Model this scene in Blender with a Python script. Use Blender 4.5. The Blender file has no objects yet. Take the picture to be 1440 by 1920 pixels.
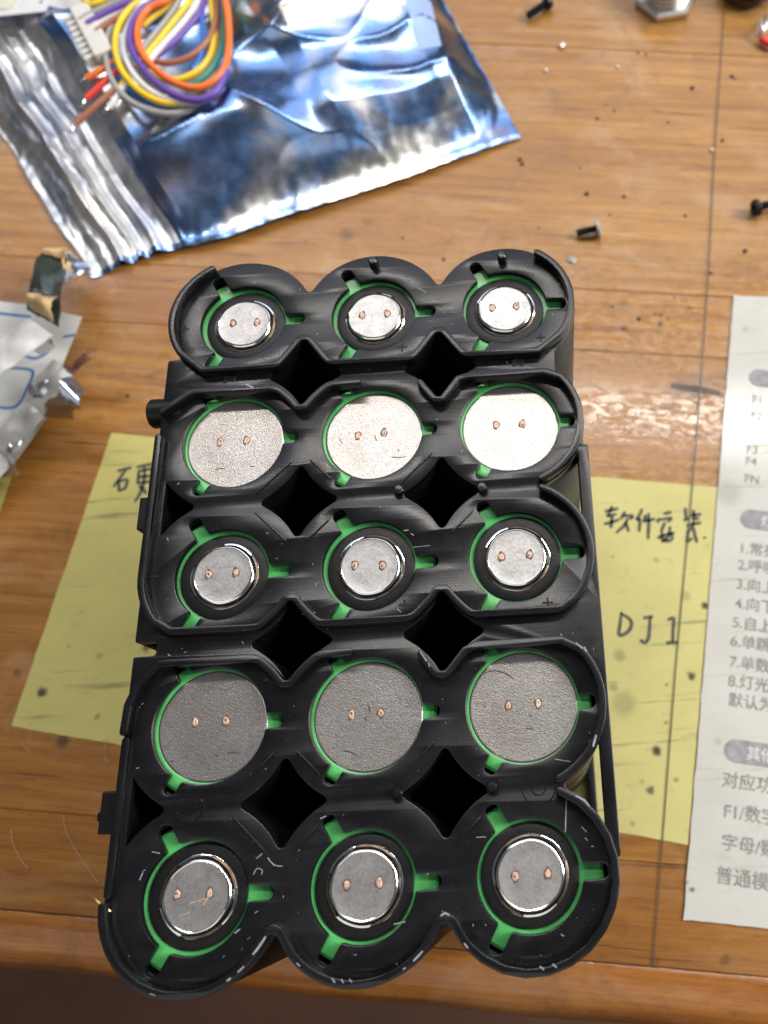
import bpy, bmesh, math, random
import numpy as np
from mathutils import Vector, Matrix, noise
random.seed(7)
S = bpy.context.scene
C = S.collection
M = 0.001                      # everything below is written in millimetres
R = math.radians

# ------------------------------------------------------------------ camera, world, lamps
CAM = np.array([45.7686, -76.1567, 182.8662])
RW = np.array([[0.99815986, 0.06000739, -0.00871768], [-0.05927097, 0.9351848, -0.34916520], [-0.01279985, 0.3490394, 0.93702063]])
cd = bpy.data.cameras.new('camera'); cam = bpy.data.objects.new('camera', cd); C.objects.link(cam)
cam.matrix_world = Matrix.Translation(Vector((CAM * M).tolist())) @ Matrix(RW.tolist()).to_4x4()
cd.sensor_fit = 'VERTICAL'; cd.sensor_height = 24; cd.lens = 19.5; cd.shift_x = -320 / 1920
cd.clip_start = 0.005; cd.clip_end = 50
cd.dof.use_dof = True; cd.dof.focus_distance = 0.1165; cd.dof.aperture_fstop = 17
S.camera = cam
S.view_settings.view_transform = 'Standard'; S.view_settings.look = 'None'
S.view_settings.exposure = 0.15; S.view_settings.gamma = 1

w = bpy.data.worlds.new('World'); S.world = w; w.use_nodes = True
bgn = w.node_tree.nodes['Background']
bgn.inputs[0].default_value = (0.80, 0.86, 1.0, 1); bgn.inputs[1].default_value = 0.10

def area(name, loc, target, sx, sy, power, col, roll=None):
    l = bpy.data.lights.new(name, 'AREA'); l.shape = 'RECTANGLE'; l.size = sx; l.size_y = sy
    l.energy = power; l.color = col
    o = bpy.data.objects.new(name, l); C.objects.link(o)
    z = (Vector(loc) - Vector(target)).normalized(); x = Vector(roll or (1, 0, 0)); y = z.cross(x).normalized(); x = y.cross(z)
    m = Matrix((x, y, z)).transposed().to_4x4(); m.translation = Vector(loc) * M; o.matrix_world = m
    return o
area('tube_light', (420, 650, 1300), (20, 0, 0), 2.3, 0.05, 19, (1, 0.95, 0.88), (1195, -74, 165))
area('side_fill_light', (1000, 60, 720), (0, -20, 0), 0.4, 0.4, 13.0, (1.0, 0.97, 0.92), (0, 1, 0))  # added fill from the right, leaves the left side darker
area('far_cool_fill', (-150, 1250, 1120), (0, 80, 0), 1.9, 0.65, 6.0, (0.78, 0.84, 1.0), (1, 0, 0))  # cool panel added for its reflection in the bag and far wood
area('near_fill_light', (-350, -1000, 1250), (0, 80, 0), 1.8, 0.9, 4.5, (1, 0.96, 0.90), (1, 0, 0))  # added dim softbox, fills the dark reflections in the bag

# ------------------------------------------------------------------ helpers
def P(x, y, z=0.0):
    """point of the place, at height z (mm), that the photograph shows at pixel x, y"""
    d = RW @ np.array([(x - 1040) / 1560, -(y - 960) / 1560, -1.0])
    t = (z - CAM[2]) / d[2]; p = CAM + d * t
    return Vector((float(p[0]), float(p[1]), float(z)))

def thing(name, label, cat, loc=(0, 0, 0), group=None):
    o = bpy.data.objects.new(name, None); C.objects.link(o); o.empty_display_size = 0.01
    o.location = Vector(loc) * M; o['label'] = label; o['category'] = cat
    if group: o['group'] = group
    return o

def put(name, me, mat, parent=None, label=None):
    """link a mesh given in metres of world space as a part of parent"""
    if mat is not None:
        me.materials.clear()
        for m in (mat if isinstance(mat, (list, tuple)) else [mat]): me.materials.append(m)
    o = bpy.data.objects.new(name, me); C.objects.link(o)
    if parent is not None:
        o.parent = parent
        off = Vector(parent.location); q = parent.parent
        while q: off += Vector(q.location); q = q.parent
        me.transform(Matrix.Translation(-off))
    if label: o['label'] = label
    return o

def tag(o, label, cat, group=None):
    o['label'] = label; o['category'] = cat
    if group: o['group'] = group
    return o

def mesh(verts, faces, smooth=False):
    me = bpy.data.meshes.new('m'); me.from_pydata([(v[0] * M, v[1] * M, v[2] * M) for v in verts], [], faces)
    if smooth: me.polygons.foreach_set('use_smooth', [True] * len(me.polygons))
    me.update(); return me

def smooth_angle(me, ang=35):
    me.polygons.foreach_set('use_smooth', [True] * len(me.polygons))
    bm = bmesh.new(); bm.from_mesh(me); a = R(ang)
    for e in bm.edges:
        if len(e.link_faces) == 2:
            try: e.smooth = e.calc_face_angle() < a
            except Exception: pass
    bm.to_mesh(me); bm.free(); return me

def lathe(prof, cx, cy, cz, n=48, closed_center=False, wob=None):
    vs = []; fs = []
    for r, z in prof:
        for k in range(n):
            a = 2 * math.pi * k / n; rr = r * (1 + (wob(a, r) if wob else 0))
            vs.append((cx + rr * math.cos(a), cy + rr * math.sin(a), cz + z))
    for i in range(len(prof) - 1):
        for k in range(n):
            k2 = (k + 1) % n
            fs.append((i * n + k, i * n + k2, (i + 1) * n + k2, (i + 1) * n + k))
    if closed_center: fs.append(tuple((len(prof) - 1) * n + k for k in range(n)))
    return smooth_angle(mesh(vs, fs), 32)

def box(cx, cy, cz, sx, sy, sz, rot=0, bev=0.0, tilt=None):
    bm = bmesh.new(); bmesh.ops.create_cube(bm, size=1)
    bmesh.ops.scale(bm, vec=(sx * M, sy * M, sz * M), verts=bm.verts)
    if bev: bmesh.ops.bevel(bm, geom=bm.edges[:], offset=bev * M, segments=2, affect='EDGES', profile=0.5)
    mt = Matrix.Rotation(rot, 4, 'Z')
    if tilt: mt = mt @ Matrix.Rotation(tilt, 4, 'Y')
    mt = Matrix.Translation(Vector((cx, cy, cz)) * M) @ mt
    bmesh.ops.transform(bm, matrix=mt, verts=bm.verts)
    me = bpy.data.meshes.new('m'); bm.to_mesh(me); bm.free(); return me

def join(meshes):
    bm = bmesh.new()
    for m_ in meshes: bm.from_mesh(m_)
    me = bpy.data.meshes.new('m'); bm.to_mesh(me); bm.free(); return me

def catmull(pts, n=6, closed=False):
    pts = [Vector(p) for p in pts]; out = []; L = len(pts)
    rng = range(L if closed else L - 1)
    for i in rng:
        if closed: p0, p1, p2, p3 = pts[i - 1], pts[i], pts[(i + 1) % L], pts[(i + 2) % L]
        else: p0, p1, p2, p3 = pts[max(i - 1, 0)], pts[i], pts[i + 1], pts[min(i + 2, L - 1)]
        for k in range(n):
            t = k / n; t2 = t * t; t3 = t2 * t
            out.append(0.5 * ((2 * p1) + (-p0 + p2) * t + (2 * p0 - 5 * p1 + 4 * p2 - p3) * t2 + (-p0 + 3 * p1 - 3 * p2 + p3) * t3))
    if not closed: out.append(pts[-1])
    return out

def tube(pts, r, n=10, taper=None, smoothn=6):
    pts = catmull(pts, smoothn) if smoothn else [Vector(p) for p in pts]
    vs = []; fs = []; L = len(pts); up = Vector((0, 0, 1))
    for i, p in enumerate(pts):
        t = (pts[min(i + 1, L - 1)] - pts[max(i - 1, 0)]).normalized()
        a = t.cross(up)
        if a.length < 1e-3: a = t.cross(Vector((0, 1, 0)))
        a.normalize(); b = a.cross(t).normalized()
        rr = r * (taper(i / (L - 1)) if taper else 1)
        for k in range(n):
            an = 2 * math.pi * k / n; vs.append(p + a * rr * math.cos(an) + b * rr * math.sin(an))
    for i in range(L - 1):
        for k in range(n):
            k2 = (k + 1) % n; fs.append((i * n + k, i * n + k2, (i + 1) * n + k2, (i + 1) * n + k))
    fs.append(tuple(range(n))[::-1]); fs.append(tuple((L - 1) * n + k for k in range(n)))
    return smooth_angle(mesh(vs, fs), 50)

def sheet(poly, z, th=0.1, zf=None):
    """thin flat sheet with real thickness from a polygon of (x, y)"""
    n = len(poly)
    vs = [(p[0], p[1], z) for p in poly] + [(p[0], p[1], z + th) for p in poly]
    fs = [tuple(range(n))[::-1], tuple(range(n, 2 * n))] + [(i, (i + 1) % n, n + (i + 1) % n, n + i) for i in range(n)]
    me = mesh(vs, fs); bm = bmesh.new(); bm.from_mesh(me); bmesh.ops.recalc_face_normals(bm, faces=bm.faces); bm.to_mesh(me); bm.free()
    return me

def wavy_sheet(K, z, th, amp=.25, n=40, seed=0):
    top = []
    for j in range(n + 1):
        for i in range(n + 1):
            u, v = i / n, j / n; p = (K[0] * (1 - u) + K[1] * u) * (1 - v) + (K[3] * (1 - u) + K[2] * u) * v
            e = noise.noise(Vector((p.x * .8, p.y * .8, seed))) * .22
            e2 = max(0, 1 - abs(noise.noise(Vector((p.x * .05 + seed, p.y * .03, 1)) ) * 9)) * .35
            top.append(Vector((p.x + e * (abs(2 * u - 1) ** 20), p.y + e * (abs(2 * v - 1) ** 20), z + th + amp * (.5 + .5 * noise.noise(Vector((p.x * .07, p.y * .07, seed)))) + amp * e2)))
    m_ = n + 1; N_ = m_ * m_; vs = top + [Vector((p.x, p.y, z)) for p in top]; fs = []
    for j in range(n):
        for i in range(n): q0 = j * m_ + i; fs.append((q0, q0 + m_, q0 + m_ + 1, q0 + 1))
    rim = list(range(n)) + [k * m_ + n for k in range(n)] + [N_ - 1 - k for k in range(n)] + [(n - k) * m_ for k in range(n)]
    for k in range(len(rim)): a_, b_ = rim[k], rim[(k + 1) % len(rim)]; fs.append((a_, b_, b_ + N_, a_ + N_))
    me = mesh(vs, fs); return smooth_angle(me, 50)

def stroke(pts, wd, z, th=0.02, curve=3):
    """a flat pen line of width wd lying at height z"""
    pts = [Vector((p[0], p[1], 0)) for p in pts]
    if len(pts) > 2 and curve: pts = catmull(pts, curve)
    vs = []; fs = []; L = len(pts)
    for i, p in enumerate(pts):
        t = pts[min(i + 1, L - 1)] - pts[max(i - 1, 0)]; t.normalize(); a = Vector((-t.y, t.x, 0))
        ww = wd * (0.75 + 0.35 * math.sin(math.pi * (i + 0.5) / L) + random.uniform(-.08, .08)) / 2
        vs += [p + a * ww + Vector((0, 0, z)), p - a * ww + Vector((0, 0, z)), p - a * ww + Vector((0, 0, z + th)), p + a * ww + Vector((0, 0, z + th))]
    for i in range(L - 1):
        for k in range(4):
            k2 = (k + 1) % 4; fs.append((i * 4 + k, i * 4 + k2, i * 4 + 4 + k2, i * 4 + 4 + k))
    fs.append((3, 2, 1, 0)); fs.append(tuple((L - 1) * 4 + k for k in range(4)))
    me = mesh(vs, fs); bm = bmesh.new(); bm.from_mesh(me); bmesh.ops.recalc_face_normals(bm, faces=bm.faces); bm.to_mesh(me); bm.free()
    return me

def text_mesh(s, size, loc, rot, bold=0.0):
    c = bpy.data.curves.new('t', 'FONT'); c.body = s; c.size = size; c.extrude = 0.0; c.offset = bold
    o = bpy.data.objects.new('t', c); C.objects.link(o)
    me = bpy.data.meshes.new_from_object(o.evaluated_get(bpy.context.evaluated_depsgraph_get()))
    bpy.data.objects.remove(o)
    me = me.copy(); me.transform(Matrix.Translation(Vector(loc) * M) @ Matrix.Rotation(rot, 4, 'Z') @ Matrix.Scale(M, 4))
    return me

# ------------------------------------------------------------------ materials
def mat(name):
    m = bpy.data.materials.new(name); m.use_nodes = True
    nt = m.node_tree; b = nt.nodes['Principled BSDF']
    return m, nt, b
class NB:
    def __init__(s, nt): s.nt = nt; s.tc = nt.nodes.new('ShaderNodeTexCoord')
    def n(s, t, **k):
        x = s.nt.nodes.new(t)
        for a, v in k.items(): setattr(x, a, v)
        return x
    def l(s, a, b): s.nt.links.new(a, b)
    def mapping(s, scale=(1, 1, 1), rot=(0, 0, 0), loc=(0, 0, 0)):
        m = s.n('ShaderNodeMapping'); m.inputs['Scale'].default_value = scale; m.inputs['Rotation'].default_value = rot; m.inputs['Location'].default_value = loc
        s.l(s.tc.outputs['Object'], m.inputs[0]); return m.outputs[0]
    def noise(s, vec, scale, detail=4, rough=0.55, dist=0.0):
        x = s.n('ShaderNodeTexNoise'); x.inputs['Scale'].default_value = scale; x.inputs['Detail'].default_value = detail
        x.inputs['Roughness'].default_value = rough; x.inputs['Distortion'].default_value = dist; s.l(vec, x.inputs['Vector']); return x.outputs['Fac']
    def vor(s, vec, scale, feature='F1', out='Distance'):
        x = s.n('ShaderNodeTexVoronoi', feature=feature); x.inputs['Scale'].default_value = scale; s.l(vec, x.inputs['Vector']); return x.outputs[out]
    def ramp(s, fac, stops, interp='LINEAR'):
        x = s.n('ShaderNodeValToRGB'); x.color_ramp.interpolation = interp
        e = x.color_ramp.elements
        while len(e) < len(stops): e.new(0.5)
        for i, (p, c) in enumerate(stops):
            e[i].position = p; e[i].color = (c, c, c, 1) if not isinstance(c, tuple) else (*c, 1)
        s.l(fac, x.inputs[0]); return x.outputs[0]
    def mix(s, f, a, b, mode='MIX'):
        x = s.n('ShaderNodeMix', data_type='RGBA', blend_type=mode)
        if isinstance(f, (int, float)): x.inputs[0].default_value = f
        else: s.l(f, x.inputs[0])
        for i, v in ((6, a), (7, b)):
            if isinstance(v, tuple): x.inputs[i].default_value = (*v, 1)
            else: s.l(v, x.inputs[i])
        return x.outputs[2]
    def math(s, op, a, b=0.0, c=None):
        x = s.n('ShaderNodeMath', operation=op)
        for i, v in enumerate((a, b) if c is None else (a, b, c)):
            if isinstance(v, (int, float)): x.inputs[i].default_value = v
            else: s.l(v, x.inputs[i])
        return x.outputs[0]
    def omap(s, amp=1.0):
        oi = s.n('ShaderNodeObjectInfo'); v = s.n('ShaderNodeVectorMath', operation='ADD'); cx = s.n('ShaderNodeCombineXYZ')
        for i in range(2): s.l(s.math('MULTIPLY', oi.outputs['Random'], amp * (i + 1)), cx.inputs[i])
        s.l(s.tc.outputs['Object'], v.inputs[0]); s.l(cx.outputs[0], v.inputs[1]); s.rnd = oi.outputs['Random']; return v.outputs[0]
    def bump(s, h, strength=0.3, dist=0.1, normal=None):
        x = s.n('ShaderNodeBump'); x.inputs['Strength'].default_value = strength; x.inputs['Distance'].default_value = dist * M
        s.l(h, x.inputs['Height'])
        if normal: s.l(normal, x.inputs['Normal'])
        return x.outputs[0]
    def blob(s, spots):
        """soft stains at (x, y, radius, strength) in mm of object space -> 0..1 factor"""
        mp = s.mapping((1000, 1000, 0)); nz = s.n('ShaderNodeTexNoise'); nz.inputs['Scale'].default_value = 0.5; s.l(mp, nz.inputs['Vector'])
        ad = s.n('ShaderNodeVectorMath', operation='MULTIPLY_ADD'); s.l(nz.outputs['Color'], ad.inputs[0]); ad.inputs[1].default_value = (1.4, 1.4, 0); s.l(mp, ad.inputs[2])
        out = None
        for x, y, r, st in spots:
            d = s.n('ShaderNodeVectorMath', operation='DISTANCE'); s.l(ad.outputs[0], d.inputs[0]); d.inputs[1].default_value = (x + .7, y + .7, 0)
            mr = s.n('ShaderNodeMapRange', interpolation_type='SMOOTHSTEP'); mr.inputs['From Min'].default_value = r * .35; mr.inputs['From Max'].default_value = r * 1.25
            mr.inputs['To Min'].default_value = st; mr.inputs['To Max'].default_value = 0; s.l(d.outputs['Value'], mr.inputs['Value'])
            out = mr.outputs[0] if out is None else s.math('MAXIMUM', out, mr.outputs[0])
        return out

TH = R(-7.8)
def wood(name, tint=(1, 1, 1), seed=0.0, stains=None):
    m, nt, b = mat(name); q = NB(nt)
    g = q.mapping((18, 420, 420), loc=(seed * 3.1, seed * 1.7, seed))
    fine = q.noise(q.mapping((60, 2600, 2600), loc=(seed, seed, 0)), 1.0, 5, .6)
    grain = q.noise(g, 1.0, 6, .62, .35)
    big = q.noise(q.mapping((7, 28, 28), loc=(seed, seed * 2, 0)), 1.0, 3)
    c = q.ramp(grain, [(0.25, (.20, .078, .012)), (0.42, (.33, .155, .028)), (0.60, (.43, .220, .046)), (0.82, (.56, .315, .085))])
    c = q.mix(q.ramp(fine, [(.3, .55), (.6, 0.0)]), c, (.16, .07, .024))
    c = q.mix(q.ramp(big, [(.35, .0), (.7, .45)]), c, (.25, .105, .036))
    dirt = q.noise(q.mapping((90, 160, 90), loc=(seed, 0, 3)), 1.0, 6, .7)
    c = q.mix(q.ramp(dirt, [(.60, 0.0), (.74, .55)]), c, (.11, .055, .024))
    pores = q.noise(q.mapping((230, 3800, 900), loc=(seed, 2, 0)), 1.0, 3, .6)
    c = q.mix(q.ramp(pores, [(.58, 0.0), (.70, .55)]), c, (.12, .05, .018))
    crack = q.noise(q.mapping((26, 900, 300), loc=(seed * 4, 5, 0)), 1.0, 4, .55, .6)
    c = q.mix(q.ramp(crack, [(.655, 0.0), (.69, .7)]), c, (.06, .028, .014))
    worn = q.noise(q.mapping((38, 60, 30), loc=(seed, 8, 0)), 1.0, 6, .68, .5)
    c = q.mix(q.ramp(worn, [(.50, 0.0), (.66, .45)]), c, (.43, .28, .16))
    grime = q.noise(q.mapping((55, 75, 30), loc=(seed + 7, 3, 0)), 1.0, 5, .7, .8)
    c = q.mix(q.ramp(grime, [(.56, 0.0), (.72, .5)]), c, (.14, .075, .035))
    c = q.mix(1.0, c, tint, 'MULTIPLY')
    if stains:
        c = q.mix(q.blob(stains), c, (.035, .025, .018))
    q.l(c, b.inputs['Base Color'])
    b.inputs['Roughness'].default_value = .45; b.inputs['Specular IOR Level'].default_value = .25
    # the clear plastic desk film on top: glossy coat with wipes and scratches
    sc = q.noise(q.mapping((55, 900, 400), rot=(0, 0, .35)), 1.0, 5, .7)
    sc2 = q.noise(q.mapping((1500, 70, 400), rot=(0, 0, -.3)), 1.0, 3, .6)
    wave = q.noise(q.mapping((22, 34, 20)), 1.0, 3, .5)
    hz = q.noise(q.mapping((30, 60, 20), loc=(4, 2, 1)), 1.0, 5, .7)
    b.inputs['Coat IOR'].default_value = 1.42
    hz2 = q.noise(q.mapping((420, 1100, 300), rot=(0, 0, .3)), 1.0, 6, .75)
    q.l(q.math('ADD', q.ramp(hz, [(.3, .05), (.7, .13)]), q.ramp(hz2, [(.42, 0.0), (.68, .15)])), b.inputs['Coat Roughness'])
    q.l(q.ramp(q.noise(q.mapping((300, 800, 300), rot=(0, 0, -.2)), 1.0, 6, .75), [(.40, .70), (.55, 1.0)]), b.inputs['Coat Weight'])
    h = q.math('ADD', q.math('MULTIPLY', sc, .5), q.math('ADD', q.math('MULTIPLY', sc2, .22), q.math('MULTIPLY', wave, 1.2)))
    q.l(q.bump(q.math('ADD', h, q.math('MULTIPLY', q.ramp(hz2, [(.5, 0.0), (.62, 1.0)]), .5)), .5, .045), b.inputs['Coat Normal'])
    q.l(q.bump(q.math('ADD', grain, q.math('MULTIPLY', fine, .5)), .35, .15), b.inputs['Normal'])
    return m

def paper(name, col, stains, dirtcol=(.10, .10, .05), crease=True, edge=None):
    m, nt, b = mat(name); q = NB(nt)
    n1 = q.noise(q.mapping((45, 60, 50)), 1.0, 6, .65)
    n2 = q.noise(q.mapping((160, 260, 50), rot=(0, 0, .4)), 1.0, 6, .7)
    c = q.mix(q.ramp(n1, [(.35, 0.0), (.75, .38)]), col, tuple(x * .62 for x in col))
    c = q.mix(q.ramp(n2, [(.58, 0.0), (.74, .40)]), c, dirtcol)
    scr = q.noise(q.mapping((26, 520, 10), rot=(0, 0, .42)), 1.0, 4, .6)
    c = q.mix(q.ramp(scr, [(.61, 0.0), (.68, .55)]), c, dirtcol)
    if stains: c = q.mix(q.blob(stains), c, (.02, .02, .015))
    q.l(c, b.inputs['Base Color']); b.inputs['Roughness'].default_value = .7
    sc = q.noise(q.mapping((55, 900, 400), rot=(0, 0, .35)), 1.0, 5, .7)
    wave = q.noise(q.mapping((22, 34, 20)), 1.0, 3, .5)
    b.inputs['Coat Weight'].default_value = .9; b.inputs['Coat IOR'].default_value = 1.42; b.inputs['Coat Roughness'].default_value = .11
    q.l(q.bump(q.math('ADD', q.math('MULTIPLY', sc, .5), q.math('MULTIPLY', wave, 1.2)), .4, .035), b.inputs['Coat Normal'])
    return m

def plain(name, col, rough=.5, metal=0.0, var=.12, nscale=400, bump=0.0, bscale=900, spec=.5, coat=0.0):
    m, nt, b = mat(name); q = NB(nt); mp = q.omap()
    n = q.noise(mp, nscale, 5, .6)
    c = q.mix(q.ramp(n, [(.3, 0.0), (.7, 1.0)]), tuple(x * (1 - var) for x in col), tuple(min(1, x * (1 + var)) for x in col))
    q.l(c, b.inputs['Base Color']); b.inputs['Metallic'].default_value = metal
    n2 = q.noise(mp, nscale * 2.3, 4, .6)
    q.l(q.math('ADD', rough - .08, q.math('MULTIPLY', n2, .16)), b.inputs['Roughness'])
    b.inputs['Specular IOR Level'].default_value = spec; b.inputs['Coat Weight'].default_value = coat
    if bump: q.l(q.bump(q.noise(mp, bscale, 4, .6), bump, .1), b.inputs['Normal'])
    return m

def black_plastic():
    m, nt, b = mat('black_plastic'); q = NB(nt); mp = q.mapping()
    n = q.noise(mp, 90, 6, .65)
    dust = q.noise(mp, 3200, 2, .5)
    scr = q.noise(q.mapping((240, 3600, 400), rot=(0, 0, .6)), 1.0, 3, .6)
    scr2 = q.noise(q.mapping((3300, 260, 400), rot=(0, 0, -.35)), 1.0, 3, .6)
    c = q.mix(q.ramp(n, [(.35, 0.0), (.75, 1.0)]), (.0035, .0035, .0048), (.0075, .0075, .0098))
    c = q.mix(q.ramp(q.math('MAXIMUM', scr, scr2), [(.72, 0.0), (.82, .25)]), c, (.07, .07, .085))
    c = q.mix(q.ramp(dust, [(.765, 0.0), (.80, .7)]), c, (.30, .30, .29))
    q.l(c, b.inputs['Base Color'])
    q.l(q.ramp(n, [(.3, .22), (.75, .36)]), b.inputs['Roughness'])
    b.inputs['Specular IOR Level'].default_value = .45
    h = q.math('ADD', q.math('MULTIPLY', scr, .25), q.math('MULTIPLY', q.noise(mp, 150, 3), 1.2))
    q.l(q.bump(h, .5, .05), b.inputs['Normal'])
    return m

def foil(name, blue=True, seed=0.0, rk=1.0):
    m, nt, b = mat(name); q = NB(nt)
    n = q.noise(q.mapping((24, 34, 24), rot=(0, 0, -.3), loc=(seed, seed, 0)), 1.0, 3, .5, .8)
    n2 = q.noise(q.mapping((60, 60, 60), loc=(seed + 3, 1, 0)), 1.0, 4, .6)
    if blue:
        c = q.ramp(n, [(.28, (.34, .28, .28)), (.35, (.22, .28, .46)), (.48, (.18, .34, .66)), (.53, (.42, .48, .60)), (.60, (.80, .79, .76))])
        c = q.mix(q.ramp(n2, [(.58, 0.0), (.75, .3)]), c, (.42, .42, .46))
    else:
        c = q.ramp(n2, [(.33, (.40, .44, .54)), (.45, (.60, .60, .62)), (.65, (.82, .81, .78))])
    q.l(c, b.inputs['Base Color']); b.inputs['Metallic'].default_value = 1.0
    q.l(q.ramp(q.noise(q.mapping((200, 200, 200)), 1.0, 4), [(.3, .20 * rk), (.7, .32 * rk)]), b.inputs['Roughness'])
    cr = q.noise(q.mapping((150, 420, 200), rot=(0, 0, .9)), 1.0, 5, .65)
    q.l(q.bump(cr, .16, .20), b.inputs['Normal'])
    return m

def nickel_disc():
    m, nt, b = mat('matte_nickel'); q = NB(nt); mp = q.omap()
    n = q.noise(mp, 6000, 3, .6); big = q.noise(mp, 260, 4, .6)
    c = q.mix(q.ramp(n, [(.38, 0.0), (.62, 1.0)]), (.37, .35, .34), (.52, .50, .485))
    smear = q.noise(mp, 520, 6, .7, 1.5)
    c = q.mix(q.ramp(smear, [(.50, 0.0), (.66, .35)]), c, (.22, .19, .17))
    c = q.mix(q.ramp(big, [(.3, .45), (.65, 0.0)]), c, (.36, .30, .26))
    q.l(c, b.inputs['Base Color']); b.inputs['Metallic'].default_value = .95
    b.inputs['Roughness'].default_value = .34
    q.l(q.bump(q.math('ADD', n, q.math('MULTIPLY', q.noise(mp, 3000, 3), .8)), .5, .05), b.inputs['Normal'])
    return m

def cap_metal():
    m, nt, b = mat('cap_metal'); q = NB(nt); mp = q.omap()
    n = q.noise(mp, 2600, 4, .6); big = q.noise(mp, 420, 5, .65)
    c = q.mix(q.ramp(n, [(.35, 0.0), (.65, 1.0)]), (.38, .37, .37), (.48, .47, .47))
    sm = q.noise(mp, 700, 7, .75, 2.0)
    c = q.mix(q.ramp(sm, [(.46, 0.0), (.62, .55)]), c, (.24, .225, .22))
    c = q.mix(q.ramp(big, [(.35, .45), (.6, 0.0)]), c, (.58, .56, .54))
    q.l(c, b.inputs['Base Color']); b.inputs['Metallic'].default_value = .95
    b.inputs['Roughness'].default_value = .46
    q.l(q.bump(q.math('ADD', n, q.math('MULTIPLY', big, 2.5)), .35, .04), b.inputs['Normal'])
    return m

MP = black_plastic(); MP2 = plain('black_plastic_body', (.003, .003, .0038), .42, bump=.2, spec=.3)
MGREEN = plain('green_cell_wrap', (.07, .36, .10), .30, var=.28, nscale=300, bump=.12, bscale=600, spec=.5)
MRING = plain('black_insulator_paper', (.005, .005, .006), .42, var=.3, nscale=900, bump=.35, bscale=2600, spec=.32)
MDISC = nickel_disc(); MCAP = cap_metal()
MSHINY = plain('polished_nickel', (.78, .76, .72), .13, metal=1.0, var=.1, nscale=500, bump=.15, bscale=700)
MVENT = plain('dark_vent_metal', (.13, .095, .07), .35, metal=.8, var=.5, nscale=900)
MCOP = plain('weld_copper', (.62, .40, .29), .50, metal=.35, var=.45, nscale=3000, bump=.7, bscale=4000)
MSOOT = plain('weld_soot', (.10, .075, .06), .7, var=.4, nscale=2500)
MENGR = plain('engraved_dark', (.003, .003, .003), .7)
MSCR = plain('scraped_plastic', (.26, .26, .29), .5, var=.3, nscale=1500)
MHAIR = plain('pale_fibre', (.45, .32, .20), .5)
MINK = plain('pen_ink', (.065, .068, .055), .6, var=.5, nscale=800)
MPRINT = plain('grey_print', (.25, .25, .24), .7, var=.45, nscale=700)
MBADGE = plain('grey_badge_print', (.26, .26, .27), .7, var=.25, nscale=500)
MCRUMB = plain('dark_crumb', (.014, .012, .011), .5, var=.5)
MBEAD = plain('solder_bead', (.72, .69, .64), .3, metal=.3)
MSTEEL = plain('steel', (.80, .79, .77), .34, metal=1.0, nscale=600, bump=.1)
MBLKSTEEL = plain('black_oxide', (.018, .018, .022), .38, metal=.4)

# ------------------------------------------------------------------ flat outlines from distance fields
def contours(F, x0, y0, h):
    """closed loops of the zero level of F (negative inside), as lists of (x, y)"""
    ny, nx = F.shape; segs = {}
    I = F < 0
    cells = np.argwhere((I[:-1, :-1] != I[:-1, 1:]) | (I[:-1, :-1] != I[1:, :-1]) | (I[:-1, :-1] != I[1:, 1:]))
    def ex(j, i): return ('h', j, i)
    def ey(j, i): return ('v', j, i)
    pt = {}
    def point(e):
        if e in pt: return
        k, j, i = e
        if k == 'h': a, b = F[j, i], F[j, i + 1]; t = a / (a - b); pt[e] = (x0 + (i + t) * h, y0 + j * h)
        else: a, b = F[j, i], F[j + 1, i]; t = a / (a - b); pt[e] = (x0 + i * h, y0 + (j + t) * h)
    nb = {}
    for j, i in cells:
        j = int(j); i = int(i); es = []
        if I[j, i] != I[j, i + 1]: es.append(ex(j, i))
        if I[j, i + 1] != I[j + 1, i + 1]: es.append(ey(j, i + 1))
        if I[j + 1, i] != I[j + 1, i + 1]: es.append(ex(j + 1, i))
        if I[j, i] != I[j + 1, i]: es.append(ey(j, i))
        for a, b in ((es[0], es[1]),) if len(es) == 2 else ((es[0], es[1]), (es[2], es[3])):
            point(a); point(b); nb.setdefault(a, []).append(b); nb.setdefault(b, []).append(a)
    loops = []; seen = set()
    for s in list(nb):
        if s in seen: continue
        lp = [s]; seen.add(s); prev = None; cur = s
        while True:
            nx_ = [e for e in nb[cur] if e != prev and e not in seen]
            if not nx_: break
            prev = cur; cur = nx_[0]; seen.add(cur); lp.append(cur)
        if len(lp) > 8: loops.append([pt[e] for e in lp])
    return loops

def simplify(lp, tol):
    """keep points where the outline turns (greedy), so straight runs are cheap"""
    a = np.array(lp); n = len(a)
    a = (np.roll(a, 1, 0) + 2 * a + np.roll(a, -1, 0)) / 4
    out = [0]; i = 0
    while i < n - 1:
        j = min(i + 2, n - 1); best = j
        while j < n and j - i < 40:
            seg = a[j] - a[i]; L = np.hypot(*seg) + 1e-9; d = np.abs((a[i + 1:j, 0] - a[i, 0]) * seg[1] - (a[i + 1:j, 1] - a[i, 1]) * seg[0]) / L
            if len(d) and d.max() > tol: break
            best = j; j += 1
        i = best; out.append(i)
    if out[-1] == n - 1: out = out[:-1]
    return a[out]

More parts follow.
